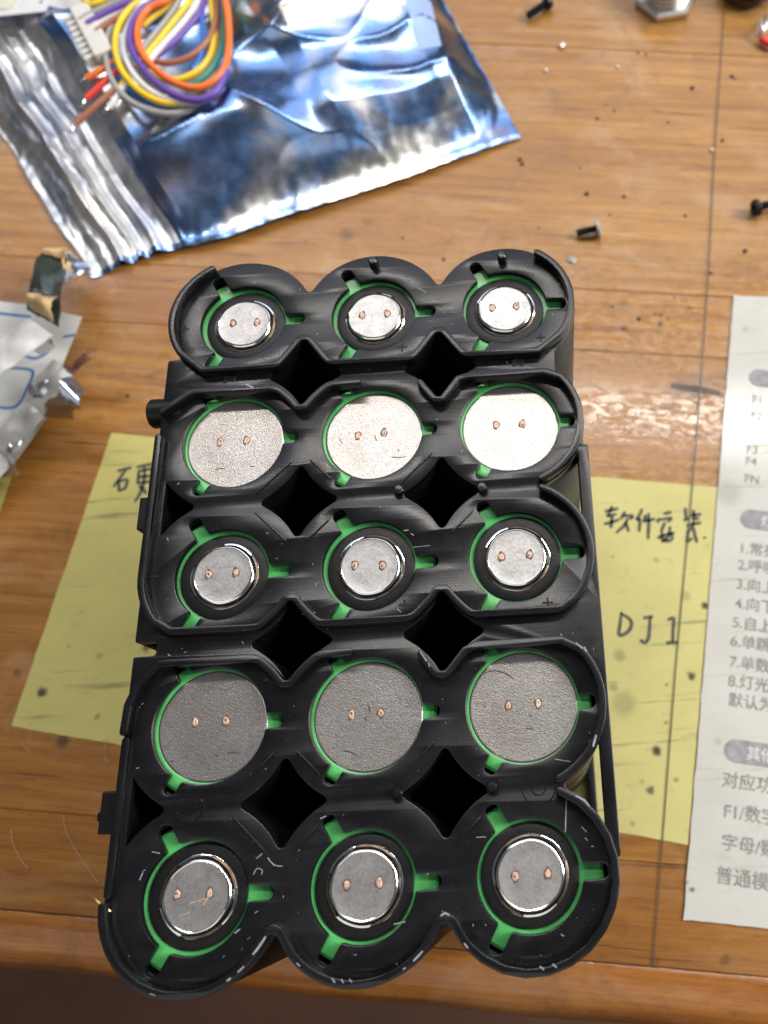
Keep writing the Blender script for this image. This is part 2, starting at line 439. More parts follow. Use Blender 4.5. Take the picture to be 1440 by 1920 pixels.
def extrude(loops, z0, z1, bev=.12, tol=.012):
    c = bpy.data.curves.new('c', 'CURVE'); c.dimensions = '2D'; c.fill_mode = 'BOTH'
    c.extrude = (z1 - z0) / 2 - bev; c.bevel_depth = bev; c.bevel_resolution = 1; c.offset = -bev
    for lp in loops:
        a = simplify(lp, tol)
        if len(a) < 4: continue
        sp = c.splines.new('POLY'); sp.points.add(len(a) - 1); sp.use_cyclic_u = True
        co = np.zeros((len(a), 4)); co[:, :2] = a; co[:, 3] = 1; sp.points.foreach_set('co', co.ravel())
    o = bpy.data.objects.new('c', c); C.objects.link(o)
    me = bpy.data.meshes.new_from_object(o.evaluated_get(bpy.context.evaluated_depsgraph_get())).copy()
    bpy.data.objects.remove(o)
    me.transform(Matrix.Scale(M, 4) @ Matrix.Translation((0, 0, (z0 + z1) / 2)))
    bm = bmesh.new(); bm.from_mesh(me); bmesh.ops.remove_doubles(bm, verts=bm.verts, dist=2e-6); bmesh.ops.recalc_face_normals(bm, faces=bm.faces); bm.to_mesh(me); bm.free()
    return smooth_angle(me, 38)

PT = 20.5; H = 72.0
hg = 0.2; X0, Y0 = -16.0, -98.0
gx, gy = np.meshgrid(X0 + hg * np.arange(int(72 / hg)), Y0 + hg * np.arange(int(114 / hg)))
def sd_circle(x, y, r): return np.hypot(gx - x, gy - y) - r
def sd_rect(xa, xb, ya, yb, rr=0.0):
    dx = np.abs(gx - (xa + xb) / 2) - (xb - xa) / 2 + rr; dy = np.abs(gy - (ya + yb) / 2) - (yb - ya) / 2 + rr
    return np.hypot(np.maximum(dx, 0), np.maximum(dy, 0)) + np.minimum(np.maximum(dx, dy), 0) - rr
def smin(a, b, k):
    h = np.clip(.5 + .5 * (b - a) / k, 0, 1); return b * (1 - h) + a * h - k * h * (1 - h)
def sd_line(pts, r):
    out = np.full(gx.shape, 1e3)
    for (ax, ay), (bx, by) in zip(pts[:-1], pts[1:]):
        vx, vy = bx - ax, by - ay; L2 = vx * vx + vy * vy + 1e-9
        t = np.clip(((gx - ax) * vx + (gy - ay) * vy) / L2, 0, 1)
        out = np.minimum(out, np.hypot(gx - ax - t * vx, gy - ay - t * vy))
    return out - r
cells = [(c, r) for r in range(5) for c in range(3)]
POS = (0, 2, 4)                                    # rows whose button end is up
U = None
for c, r in cells:
    d = sd_circle(c * PT, -r * PT, 11.0); U = d if U is None else smin(U, d, 1.3)
discs = U.copy()
ringwall = U.copy()
plate = discs.copy()
for rr in (0, 2):                                   # solid flanks beside the short gaps, left
    yc = -(rr + .5) * PT
    plate = np.minimum(plate, sd_rect(-11.0, 2.0, yc - 7, yc + (7 if rr else 4), .3))
plate = np.minimum(plate, np.maximum(sd_rect(38, 51.5, -2.5 * PT - 7, -2.5 * PT + 7, .3), -1))
plate = np.minimum(plate, sd_rect(38, 48.3, -12.6, -8.0, .3))
plate = np.minimum(plate, sd_rect(-11.0, -9.2, -81.3, -11, .2))
plate = np.minimum(plate, sd_rect(50.7, 52.3, -80.5, -24.5, .2))
plate = np.minimum(plate, sd_rect(47, 52.3, -2.5 * PT - 7.5, -2.5 * PT + 7.5, .2))
plate = np.maximum(plate, -sd_rect(-20, -8.0, -52.0, -50.1, .3))
outer = plate.copy()
for c, r in cells:
    x, y = c * PT, -r * PT; pos = r in POS
    plate = np.maximum(plate, -sd_circle(x, y, 6.55 if pos else 7.45))
    for a in (0, 120, 240):
        ca, sa = math.cos(R(a)), math.sin(R(a))
        plate = np.maximum(plate, -sd_line([(x + 5 * ca, y + 5 * sa), (x + 8.75 * ca, y + 8.75 * sa)], .92))

# ------------------------------------------------------------------ the battery holder
hold = thing('battery_holder', 'black plastic fifteen cell battery holder with scalloped edges standing on the desk', 'battery holder', (20.5, -41, 0))
lps = contours(plate, X0, Y0, hg)
put('top_plate', extrude(lps, 70.9, H, .14), MP, hold)
body = discs.copy()
body = np.minimum(body, sd_rect(-10.95, -9.6, -81, -10.5, .2))
body = np.minimum(body, sd_rect(38, 47.8, -2.5 * PT - 6, -2.5 * PT + 6, .2))
for c, r in cells: body = np.maximum(body, -sd_circle(c * PT, -r * PT, 9.45))
body = np.maximum(body, -sd_rect(-20, -8.0, -52.0, -50.1, .3))
body = body + .06
upper = np.maximum(body, -sd_rect(47.0, 60, -16.5, -9.6, .2))
put('side_wall', extrude(contours(upper, X0, Y0, hg), 52.0, 70.88, .1), MP2, hold)
put('side_wall', extrude(contours(body, X0, Y0, hg), 3.5, 51.98, .1), MP2, hold)
put('base_plate', extrude(contours(np.maximum(outer, -body * 0 - 1e3), X0, Y0, hg), 0.3, 3.45, .15), MP2, hold)
# side rail on the right and the rail rim on the left, a little lower than the plate
put('side_rail', extrude(contours(sd_rect(50.75, 52.25, -80.4, -24.6, .3), X0, Y0, hg), 67.2, 70.86, .15), MP2, hold)

def arc(c, r, rad, a0, a1, n=14):
    return [(c * PT + rad * math.cos(R(a0 + (a1 - a0) * k / n)), -r * PT + rad * math.sin(R(a0 + (a1 - a0) * k / n))) for k in range(n + 1)]
def bump_up(xc, yb, yt, dn=1):
    """ridge that climbs over the upper tip of a diamond gap (dn = -1: under the lower tip)"""
    pts = [(xc - 5.0, yb), (xc - 3.7, yb + .4 * dn), (xc - 1.7, yt - 1.5 * dn), (xc - .7, yt - .2 * dn), (xc, yt), (xc + .7, yt - .2 * dn), (xc + 1.7, yt - 1.5 * dn), (xc + 3.7, yb + .4 * dn), (xc + 5.0, yb)]
    return [(p.x, p.y) for p in catmull([(x, y, 0) for x, y in pts], 4)]
RR = 10.43
rid = []
rid.append(arc(0, 0, RR, 118, 215) + [(-4.9, -9.15)] + bump_up(.5 * PT, -9.15, -4.55) + bump_up(1.5 * PT, -9.15, -4.55) + [(45.8, -9.15)] + arc(2, 0, RR, -37, 58))
rid.append([(-10.3, -15.9), (-8.4, -14.4), (-6.3, -12.9), (-5.2, -12.75)] + bump_up(.5 * PT, -12.75, -16.5, -1) + [(18.6, -12.75)])
rid.append([(27.9, -13.4), (28.7, -14.6), (29.8, -16.1), (30.3, -16.5), (30.75, -16.6), (31.3, -16.4), (32.2, -15.2), (33.6, -13.2), (35.4, -12.75), (46.6, -12.75), (48.0, -13.4)] + arc(2, 1, RR, 40, -66))
rid.append(arc(2, 2, RR, 66, -40) + [(47.2, -49.0), (46.2, -49.3)] + bump_up(1.5 * PT, -49.3, -45.4)[::-1] + bump_up(.5 * PT, -49.3, -45.4)[::-1] + [(-5.6, -49.1), (-7.4, -47.9)] + arc(0, 2, RR, 221, 183) + [(-10.35, -33), (-10.35, -20)])
rid.append([(-10.35, -62), (-10.2, -58.6), (-9.2, -56.0), (-6.6, -53.5), (-5.8, -53.4)] + bump_up(.5 * PT, -53.4, -57.1, -1) + [(18.4, -53.3)])
rid.append([(27.9, -54.2), (28.9, -55.8), (29.9, -56.9), (30.75, -57.2), (31.5, -56.9), (32.4, -55.8), (33.8, -54.1), (35.5, -53.5), (46.6, -53.5), (48.0, -54.3)] + arc(2, 3, RR, 40, -66))
bot = arc(2, 4, RR, 66, -139) + [(31.6, -86.3), (30.75, -85.9), (29.9, -86.3)] + arc(1, 4, RR, -41, -139)[0:] + [(11.1, -86.3), (10.25, -85.9), (9.4, -86.3)] + arc(0, 4, RR, -41, -178)
rid.append(bot)
rid.append([(-10.35, -63), (-10.35, -81.2)])
RID = np.minimum.reduce([sd_line(rl, .48) for rl in rid])
for k, rl in enumerate(rid):
    F = sd_line(rl, .48)
    put('ridge', extrude(contours(F, X0, Y0, hg), 71.85, 73.65 if k != 7 else 72.8, .13), MP, hold)
# low creases round the inner diamond gaps
def diamond_crease(xc, yc):
    L = 7.6; pts = [(xc, yc + L), (xc + L, yc), (xc, yc - L), (xc - L, yc), (xc, yc + L)]
    F = np.abs(sd_line([(xc, yc)], 0)) * 0 + (np.abs(gx - xc) + np.abs(gy - yc) - L) / 1.414
    G = np.maximum(np.maximum(np.abs(F) - .55 * 0 - .13, outer + 1.2), -1e3)
    G = np.maximum(G, -(np.minimum.reduce([sd_circle(c * PT, -r * PT, 7.9 if r not in POS else 7.0) for c, r in cells])))
    for c, r in cells:
        for a in (0, 120, 240):
            ca, sa = math.cos(R(a)), math.sin(R(a)); x, y = c * PT, -r * PT
            G = np.maximum(G, -sd_line([(x + 5 * ca, y + 5 * sa), (x + 8.75 * ca, y + 8.75 * sa)], 1.3))
    return G
for rr in (1, 3):
    for cc in (0, 1):
        put('crease', extrude(contours(diamond_crease((cc + .5) * PT, -(rr + .5) * PT), X0, Y0, hg), 71.9, 72.16, .05), MP, hold)
# pegs, latch tabs and the round stud
for px, py in ((700, 492), (941, 482), (747, 917), (903, 912), (744, 1487), (921, 1474)):
    p = P(px, py, 73); hgt = 1.8 if py < 600 else 1.1
    put('peg', lathe([(.75, -1.05), (.72, hgt - 1.2), (.55, hgt - 1.05), (0.01, hgt - 1.0)], p.x, p.y, 73, 14), MP, hold)
put('latch_tab', box(-12.0, -31.1, 68.4, 1.9, 5.0, 6.5, bev=.25), MP2, hold)
t1 = put('latch_tab', box(-12.1, -71.6, 68.2, 2.0, 5.2, 7.0, bev=.25), MP2, hold)
put('latch_nub', box(-13.45, -72.0, 70.0, .9, 1.1, 1.3, bev=.15), MP2, t1)
st = put('stud', lathe([(0.01, -3), (2.25, -3), (2.25, 1.9), (2.0, 2.2), (0.01, 2.2)], 0, 0, 0, 26), MP2, None)
st.data.transform(Matrix.Rotation(R(-90), 4, 'Y')); st.data.transform(Matrix.Translation(Vector((-11.2, -14.4, 70.2)) * M - Vector(hold.location))); st.parent = hold
for x, y, rad in ((P(1010, 1477, 72).x, P(1010, 1477, 72).y, 2.1), (P(354, 1514, 72).x, P(354, 1514, 72).y, 1.9)):
    for ro in (rad, rad * .42):
        put('mould_ring', lathe([(ro - .09, -.03), (ro - .07, .05), (ro + .07, .05), (ro + .09, -.03)], x, y, 72.0, 40), MP, hold)
for px, py, kind in ((346, 617, '+'), (754, 651, '+'), (1014, 633, '+'), (758, 1134, '+'), (1027, 1130, '+'), (288, 1081, '-')):
    p = P(px, py, 72); zz = 72.02 if px != 325 else 73.97
    ms = [box(p.x, p.y, zz, 1.5, .26, .05)]
    if kind == '+': ms.append(box(p.x, p.y, zz + .004, .26, 1.5, .05))
    put('plus_mark' if kind == '+' else 'minus_mark', join(ms), MENGR, hold)
# scrapes and shavings of pale plastic on the rims
SCR = [[(622, 1834), (628, 1842)], [(640, 1836), (644, 1843)], [(655, 1836), (660, 1842)], [(975, 1812), (988, 1817), (1000, 1811)], [(1012, 1812), (1020, 1818)], [(1036, 1808), (1044, 1814)],
       [(1080, 1205), (1092, 1216)], [(1095, 1213), (1100, 1222)], [(788, 1222), (800, 1240)], [(803, 1243), (806, 1250)], [(1118, 1378), (1112, 1400)], [(1079, 1492), (1095, 1500), (1105, 1512)],
       [(285, 745), (300, 742)], [(460, 720), (475, 727)], [(812, 1730), (800, 1752), (790, 1764)], [(498, 1756), (488, 1772), (474, 1790)], [(826, 1718), (834, 1712), (842, 1716)],
       [(1164, 1540), (1166, 1552)], [(1090, 1850 - 300), (1100, 1560)], [(745, 1142), (752, 1148)], [(1110, 980), (1114, 986)], [(310, 535), (322, 528)]]
ms = []
for s_ in SCR:
    q_ = [P(x, y, 73.66) for x, y in s_]
    g_ = [(int((p.y - Y0) / hg), int((p.x - X0) / hg)) for p in q_]
    if all(RID[a_] < .12 for a_ in g_): ms.append(stroke(q_, random.uniform(.12, .3), 73.63, .05, 2)); continue
    q_ = [P(x, y, 72.0) for x, y in s_]; g_ = [(int((p.y - Y0) / hg), int((p.x - X0) / hg)) for p in q_]
    if all(plate[a_] < -.15 and RID[a_] > .3 for a_ in g_): ms.append(stroke(q_, random.uniform(.1, .22), 71.99, .05, 2))
for c_, a0, a1, wd_ in ((0, -52, -47, .16), (0, -60, -57, .2), (1, -133, -130, .12), (1, -52, -44, .20), (1, -60, -58, .14), (2, -140, -136, .16), (0, -110, -106, .08)):
    ms.append(stroke(arc(c_, 4, RR + .1, a0, a1, 9), wd_, 73.63, .05, 0))
SCF = [[(566, 1152), (592, 1148)], [(775, 1026), (806, 1023)], [(783, 480 + 60), (800, 548)], [(480, 1610), (488, 1604), (492, 1600)], [(502, 1608), (514, 1622), (530, 1624)], [(475, 1640), (482, 1628), (492, 1632), (490, 1640)],
       [(285, 1597), (300, 1600)], [(262, 1650), (268, 1636)], [(478, 1712), (484, 1708)], [(1062, 1495), (1061, 1530), (1060, 1560)], [(440, 1750), (450, 1742)], [(738, 1733), (760, 1728)], [(1040, 1423), (1056, 1426), (1070, 1428)],
       [(770, 1000), (776, 1004)], [(757, 995), (766, 994)], [(800, 1640), (804, 1638)], [(893, 1570), (912, 1569)], [(612, 870), (620, 880)], [(232, 1324), (238, 1323)], [(600, 1535), (612, 1530)]]
for s_ in SCF:
    q_ = [P(x, y, 72.0) for x, y in s_]; ms.append(stroke(q_, random.uniform(.07, .13), 71.99, .04, 2))
# heat-swollen blots in the channels and random specks of swarf
so = put('scrape', join(ms), MSCR, hold); so['kind'] = 'stuff'
ms = []
k = 0
while k < 90:
    x, y = random.uniform(-10, 51), random.uniform(-92, 10)
    j, i = int((y - Y0) / hg), int((x - X0) / hg)
    if plate[j, i] < -.6:
        a = random.uniform(0, 6.3); L = random.uniform(.08, .5); ms.append(stroke([(x, y), (x + L * math.cos(a), y + L * math.sin(a))], random.uniform(.05, .11), 71.99, .04, 0)); k += 1
so = put('swarf', join(ms), MSCR, hold); so['kind'] = 'stuff'
for px, py in ((430, 708), (971, 678)):
    p = P(px, py, 72)
    put('melt_mark', join([lathe([(1.0, -.05), (.85, .10), (.4, .05), (0.01, -.02)], p.x, p.y, 72, 20, wob=lambda a, r: .25 * math.sin(3 * a + px) + .15 * math.sin(5 * a))]), MENGR, hold)

# ------------------------------------------------------------------ the fifteen cells
WELD = {(0, 0): [(437, 606), (482, 604)], (1, 0): [(679, 591), (726, 588)], (2, 0): [(923, 577), (968, 574)],
        (0, 1): [(413, 829), (462, 826)], (1, 1): [(671, 817), (720, 811)], (2, 1): [(930, 797), (979, 795)],
        (0, 2): [(391, 1077), (442, 1073)], (1, 2): [(665, 1060), (717, 1060)], (2, 2): [(940, 1044), (993, 1040)],
        (0, 3): [(366, 1354), (423, 1352)], (1, 3): [(659, 1340), (714, 1337)], (2, 3): [(953, 1323), (1009, 1319)],
        (0, 4): [(332, 1677), (393, 1675)], (1, 4): [(650, 1659), (711, 1655)], (2, 4): [(966, 1643), (1027, 1638)]}
LAB = {(0, 0): 'button end cell in the back left corner pocket beside the raised rim',
       (1, 0): 'button end cell in the middle pocket of the back row, small peg above it',
       (2, 0): 'button end cell in the back right corner pocket above the bare side wall',
       (0, 1): 'bright flat end cell beside the round side stud, dark dash near its lower edge',
       (1, 1): 'bright flat end cell mid second row with a dark smudge low right',
       (2, 1): 'brightest clean flat end cell at the right end of the second row',
       (0, 2): 'button end cell at the left of the middle row, beside the upper latch tab',
       (1, 2): 'button end cell in the very centre of the holder, pale scratches at its right slot',
       (2, 2): 'button end cell at the right of the middle row next to the yellow note',
       (0, 3): 'brownish flat end cell above the lower latch tab, fine white nicks below its welds',
       (1, 3): 'grey flat end cell mid fourth row with a dark scratch between its welds',
       (2, 3): 'grey flat end cell with a third black mark left of its two welds',
       (0, 4): 'button end cell in the front left corner with a messy scratched right weld',
       (1, 4): 'button end cell in the middle pocket of the front row',
       (2, 4): 'button end cell in the front right corner pocket beside the white sheet'}
CT = 70.55
def ellipse_mesh(x, y, z, a, b, rot, th=.06, n=16, wob=.12):
    ph = random.uniform(0, 6); vs = []; fs = []
    for q_, (s_, dz) in enumerate(((1.0, 0), (.85, th), (.40, th * .35))):
        for k in range(n):
            t = 2 * math.pi * k / n; w_ = 1 + wob * math.sin(3 * t + ph) + wob * .6 * math.sin(5 * t + ph * 2)
            ex_, ey_ = a * s_ * w_ * math.cos(t), b * s_ * w_ * math.sin(t)
            vs.append((x + ex_ * math.cos(rot) - ey_ * math.sin(rot), y + ex_ * math.sin(rot) + ey_ * math.cos(rot), z + dz))
    for i in range(2):
        for k in range(n): fs.append((i * n + k, i * n + (k + 1) % n, (i + 1) * n + (k + 1) % n, (i + 1) * n + k))
    fs.append(tuple(2 * n + k for k in range(n)))
    return mesh(vs, fs, True)
for (c, r) in cells:
    x, y = c * PT, -r * PT; pos = r in POS
    t = thing('battery_cell', LAB[(c, r)], 'battery', (x, y, 3.5), 'cells standing in the black holder')
    if pos:
        prof = [(9.2, 3.6), (9.2, CT - .7), (9.05, CT - .25), (8.7, CT), (6.6, CT), (6.1, CT - .12), (5.0, CT - .14)]
        put('wrap', lathe(prof, x, y, 0, 56), MGREEN, t)
        jx, jy = random.uniform(-.12, .12), random.uniform(-.1, .1)
        put('insulator_ring', lathe([(4.72, -.1), (4.75, .25), (6.0, .25), (6.12, .2), (6.14, -.05)], x + jx, y + jy, CT, 56), MRING, t)
        ph = random.uniform(0, 6.28)
        put('cap_rim', lathe([(4.9, .02), (4.76, .30), (4.66, .34), (4.52, .36), (4.40, .62), (4.22, .88), (4.06, .965), (3.98, .99), (3.88, .955)], x, y, CT, 60,
                             wob=lambda a, q_: .006 * math.sin(4 * a + ph) + .004 * math.sin(9 * a + ph * 2)), MSHINY, t)
        put('cap', lathe([(3.96, .955), (3.9, .945), (2.6, .955), (1.3, .95), (0.02, .95)], x, y, CT, 48, True), MCAP, t)
        for k3 in range(3):
            a0 = ph + k3 * 2.094; n = 12; vs = []; fs = []
            for k in range(n + 1):
                a = a0 + 1.15 * k / n; e = min(1, min(k, n - k) / 1.5)
                for rr, zz in ((4.77, .36), (4.72, .42), (4.60, .44), (4.60 - .14 * e, .46 + .04 * e)):
                    vs.append((x + rr * math.cos(a), y + rr * math.sin(a), CT + zz))
            for k in range(n):
                for q_ in range(3): fs.append((k * 4 + q_, k * 4 + 4 + q_, k * 4 + 5 + q_, k * 4 + 1 + q_))
            put('vent', mesh(vs, fs, True), MVENT, t)
        zt = CT + .955
    else:
        prof = [(9.2, 3.6), (9.2, CT - .7), (9.05, CT - .2), (8.7, CT + .05), (7.4, CT + .1), (7.2, CT + .02), (7.1, CT - .2)]
        put('wrap', lathe(prof, x, y, 0, 56), MGREEN, t)
        jx, jy = random.uniform(-.08, .08), random.uniform(-.08, .08)
        put('end_disc', lathe([(7.22, -.25), (7.2, -.02), (7.05, .06), (6.9, .05), (4, .03), (2, .02), (0.02, .02)], x + jx, y + jy, CT + .05, 56, True), MDISC, t)
        zt = CT + .07
    for i, (px, py) in enumerate(WELD[(c, r)]):
        p = P(px, py, zt); wa, wb = random.uniform(.30, .44), random.uniform(.48, .66)
        put('weld_halo', ellipse_mesh(p.x, p.y, zt - .012, .56, .80, R(-5), .035), MSOOT, t)
        put('weld_spot', ellipse_mesh(p.x, p.y, zt, wa, wb, R(random.uniform(-12, 10)), .09, wob=.07), MCOP, t)
        if random.random() < .6: put('pit', ellipse_mesh(p.x + random.uniform(-.12, .12), p.y + random.uniform(-.25, .2), zt + .05, wa * .38, wb * .32, 0, .02, 10, .25), MSOOT, t)
    if (c, r) == (2, 3):
        p = P(909, 1323, zt); put('black_mark', ellipse_mesh(p.x, p.y, zt - .01, .16, .42, 0, .04), MENGR, t)
    if (c, r) == (0, 4):
        p = P(390, 1688, zt); put('scratch', join([stroke([(p.x - .5, p.y - .5), (p.x - .1, p.y + .2), (p.x + .4, p.y + .9)], .18, zt + .02, .06), stroke([(p.x - 2.2, p.y - .2), (p.x - 1.2, p.y), (p.x - .4, p.y + .2)], .1, zt - .01, .04), stroke([(p.x - 3.4, p.y - 1.6), (p.x - 2.2, p.y - 1.2)], .1, zt - .01, .04)]), MCOP, t)
    NK = {(0, 1): [[(404, 881), (412, 878), (422, 879)], [(470, 875), (478, 874)]], (1, 1): [[(735, 857), (748, 858), (762, 856)], [(636, 823), (642, 832)], [(702, 816), (706, 826)], [(746, 842), (748, 846)]],
          (1, 3): [[(690, 1322), (694, 1334)], [(684, 1345), (687, 1352)]], (2, 3): [[(905, 1262), (930, 1258), (950, 1264), (962, 1273)]]}
    if (c, r) in NK: put('scratch', join([stroke([P(a, b, zt) for a, b in s_], .13, zt - .02, .05) for s_ in NK[(c, r)]]), MENGR, t)
    NW = {(0, 3): [[(346, 1417), (352, 1421)], [(370, 1418), (375, 1416)], [(402, 1416), (411, 1417)], [(427, 1412), (440, 1411), (450, 1415)], [(320, 1429), (327, 1426)]], (1, 3): [[(645, 1408), (658, 1410), (668, 1417)]],
          (2, 3): [[(987, 1366), (1000, 1367)], [(993, 1339), (997, 1344)], [(953, 1241), (958, 1246)]]}
    if (c, r) in NW: put('nick', join([stroke([P(a, b, zt) for a, b in s_], .16, zt - .02, .06) for s_ in NW[(c, r)]]), MSHINY, t)

# ------------------------------------------------------------------ the desk
desk = thing('wooden_desk', 'worn orange brown wooden desk top under scratched clear film', 'desk', (0, 0, -25))
def desk_pt(u, v): return (u * math.cos(TH) - v * math.sin(TH), u * math.sin(TH) + v * math.cos(TH))
def UV(px, py):
    p = P(px, py); return (p.x * math.cos(TH) + p.y * math.sin(TH), -p.x * math.sin(TH) + p.y * math.cos(TH))
vb = [-94.3, -75.6, 42.6, 60.9, 145.0, 230, 330, 460]
tints = [(.80, .68, .52), (.90, .82, .70), (.98, .92, .90), (1.05, 1.03, 1.0), (1.02, 1.0, .95), (1, 1, 1), (1, 1, 1)]
def D(px, py, r, st): u, v = UV(px, py); return (u, v, r, st)
spots = [D(650, 440, 2.3, .45), D(690, 418, 1.8, .3), D(118, 1390, 1.5, .75), D(33, 1262, 1.2, .5), D(1305, 728, 4.6, .42), D(1275, 727, 3.2, .5), D(1340, 735, 3.0, .4), D(1238, 608, 1.0, .85), D(1198, 598, .7, .9),
         D(1229, 590, .6, .7), D(1252, 598, .5, .7), D(1170, 616, 1.3, .3), D(555, 408, .8, .5), D(1360, 1800, 1.3, .5), D(1228, 1800, 1.0, .4), D(1293, 577, .7, .6), D(1165, 575, 2.2, .25), D(1255, 760, 2.5, .25), D(700, 1430, 3, .3), D(100, 1530, 9, .0)]
for i in range(len(vb) - 1):
    a, b_ = vb[i] + .05, vb[i + 1] - .05
    me = bpy.data.meshes.new('m'); bm = bmesh.new(); bmesh.ops.create_cube(bm, size=1)
    bmesh.ops.scale(bm, vec=(.62, (b_ - a) * M, .025), verts=bm.verts)
    bmesh.ops.bevel(bm, geom=[e for e in bm.edges], offset=.00014, segments=2, affect='EDGES')
    bmesh.ops.translate(bm, vec=(0, (a + b_) / 2 * M, 0.0125 - .025 * 0 - .0), verts=bm.verts); bm.to_mesh(me); bm.free()
    me.materials.append(wood('desk_wood_%d' % i, tints[i], i * 2.37, spots if i < 5 else None))
    o = bpy.data.objects.new('plank', me); C.objects.link(o); o.parent = desk; o.rotation_euler = (0, 0, TH)
# front lip: rounded nosing along the near edge
prof = [(-94.5, -.35), (-95.2, -.1), (-97, -.25), (-100.5, -.8), (-103.4, -2.2), (-105.0, -4.4), (-105.8, -7.0), (-105.8, -25), (-94.5, -25)]
vs = []; fs = []; N = 62
for k in range(N + 1):
    for v, z in prof: vs.append((-310 + 10 * k, v + (.25 * math.sin(k * 1.7) if -103 > v else 0), z + 25))
n = len(prof)
for k in range(N):
    for q_ in range(n): fs.append((k * n + q_, k * n + (q_ + 1) % n, (k + 1) * n + (q_ + 1) % n, (k + 1) * n + q_))
me = mesh(vs, fs, True); me.materials.append(wood('desk_edge_wood', (.95, .72, .50), 21.3)); smooth_angle(me, 40)
o = bpy.data.objects.new('edge_moulding', me); C.objects.link(o); o.parent = desk; o.rotation_euler = (0, 0, TH)
bm = bmesh.new(); bm.from_mesh(me); bmesh.ops.recalc_face_normals(bm, faces=bm.faces); bm.to_mesh(me); bm.free()
# dark floor far below the desk edge
mfl, nt, b = mat('dark_floor'); q = NB(nt); q.l(q.ramp(q.noise(q.mapping((6, 6, 6)), 1.0, 5), [(.3, (.06, .022, .010)), (.7, (.13, .05, .022))]), b.inputs['Base Color']); b.inputs['Roughness'].default_value = .6
fl = put('floor', mesh([(-3000, -3000, -700), (3000, -3000, -700), (3000, 3000, -700), (-3000, 3000, -700)], [(0, 1, 2, 3)]), mfl); fl['kind'] = 'structure'

# ------------------------------------------------------------------ notes and printed sheet under the film
def local(o_loc, pts): return pts
MYEL_L = paper('yellow_note_left', (.50, .445, .14), None); MYEL_R = None
def note(name, label, cat, corners, z, th, matr):
    c0 = sum((Vector(c) for c in corners), Vector()) / len(corners)
    t = thing(name, label, cat, (c0.x, c0.y, 0))
    put('sheet', wavy_sheet([Vector((c[0], c[1], 0)) for c in corners], z, th, .12, 40, c0.x), matr, t)
    return t, c0
def stains_at(c0, L): return [(P(x, y).x - c0.x, P(x, y).y - c0.y, r_, s_) for x, y, r_, s_ in L]
ang = math.atan2(-.0235, .1458)
cl = [P(210, 812), P(560, 848), P(545, 1452), P(22, 1362)]
c0 = sum(cl, Vector()) / 4
MYEL_L = paper('yellow_note_left', (.50, .445, .14), stains_at(c0, [(79, 1298, 1.3, .95), (184, 1343, .7, .5), (276, 1214, 1.2, .8), (187, 1230, .9, .3), (130, 1212, .35, .5)]))
nl, _ = note('sticky_note', 'yellow sticky note with handwriting sticking out left of the black holder', 'note', cl, .03, .10, MYEL_L)
cr = [P(560, 848), P(1346, 914), P(1290, 1584), P(545, 1452)]
cr[0] = cl[1] + Vector((.3, 0, 0)); cr[3] = cl[2] + Vector((.3, 0, 0)); c0 = sum(cr, Vector()) / 4
MYEL_R = paper('yellow_note_right', (.55, .50, .19), stains_at(c0, [(1322, 1136, 1.0, .95), (1296, 1268, 1.1, .9), (1231, 1408, 1.2, .95), (1218, 1483, 1.0, .8), (1161, 1228, 1.6, .35), (1170, 1320, 3.2, .3), (1150, 1290, 1.2, .4), (1250, 1285, .5, .6),
     (1249, 1353, .5, .6), (1186, 1544, .6, .4), (1203, 1465, .8, .3), (1268, 1462, .6, .5), (1150, 1045, .5, .5), (1230, 1050, .7, .3), (1285, 1117, 1.4, .3), (1320, 1255, .5, .5)]))
nr, _ = note('sticky_note', 'yellow sticky note with the letters DJI right of the black holder', 'note', cr, .03, .10, MYEL_R)
def hand(strokes, off, sc, parent, wd, z=.31):
    ms = []
    for s_ in strokes:
        pts = [P(off[0] + x / sc, off[1] + y / sc) for x, y in s_]
        ms.append(stroke(pts, wd, z, .012))
    return put('handwriting', join(ms), MINK, parent)
SOFT = [[[(215, 318), (268, 308), (318, 295)], [(272, 278), (245, 340), (240, 352), (305, 338)], [(213, 412), (270, 398), (322, 380)], [(272, 350), (268, 400), (262, 442)]],
        [[(368, 318), (352, 350), (333, 378)], [(352, 350), (425, 352), (405, 378)], [(388, 368), (365, 420), (303, 478)], [(372, 402), (385, 435), (397, 468)]],
        [[(496, 298), (480, 340), (456, 378), (478, 372)], [(480, 368), (478, 420), (474, 470)], [(522, 345), (514, 392)], [(500, 392), (550, 385), (592, 372)], [(545, 328), (546, 420), (541, 525)]],
        [[(658, 338), (690, 328), (716, 324)], [(628, 368), (618, 385), (610, 402)], [(628, 380), (680, 372), (716, 368), (690, 398)], [(668, 398), (650, 440), (640, 475)], [(612, 515), (670, 495), (738, 478)], [(705, 430), (698, 490), (670, 532), (640, 542)], [(648, 478), (645, 520), (690, 540), (722, 520), (715, 480)]],
        [[(820, 290), (822, 330), (826, 375)], [(808, 385), (852, 368)], [(880, 308), (884, 345), (886, 375)], [(855, 348), (938, 340)], [(868, 378), (922, 370)], [(828, 425), (880, 412), (938, 402)], [(885, 392), (865, 440), (832, 478)], [(842, 462), (838, 500), (834, 548), (870, 515)], [(880, 435), (890, 490), (908, 552)]],
        [[(962, 508), (968, 520)]],
        [[(342, 1072), (332, 1160), (325, 1242), (380, 1228), (415, 1180), (405, 1125), (335, 1082)]], [[(508, 1116), (578, 1104)], [(556, 1108), (552, 1200), (542, 1272), (515, 1302), (484, 1278)]],
        [[(690, 1132), (732, 1116), (728, 1210), (725, 1298)], [(678, 1302), (768, 1300)]]]
for gl in SOFT: hand(gl, (1080, 880), 4.0, nr, .72)
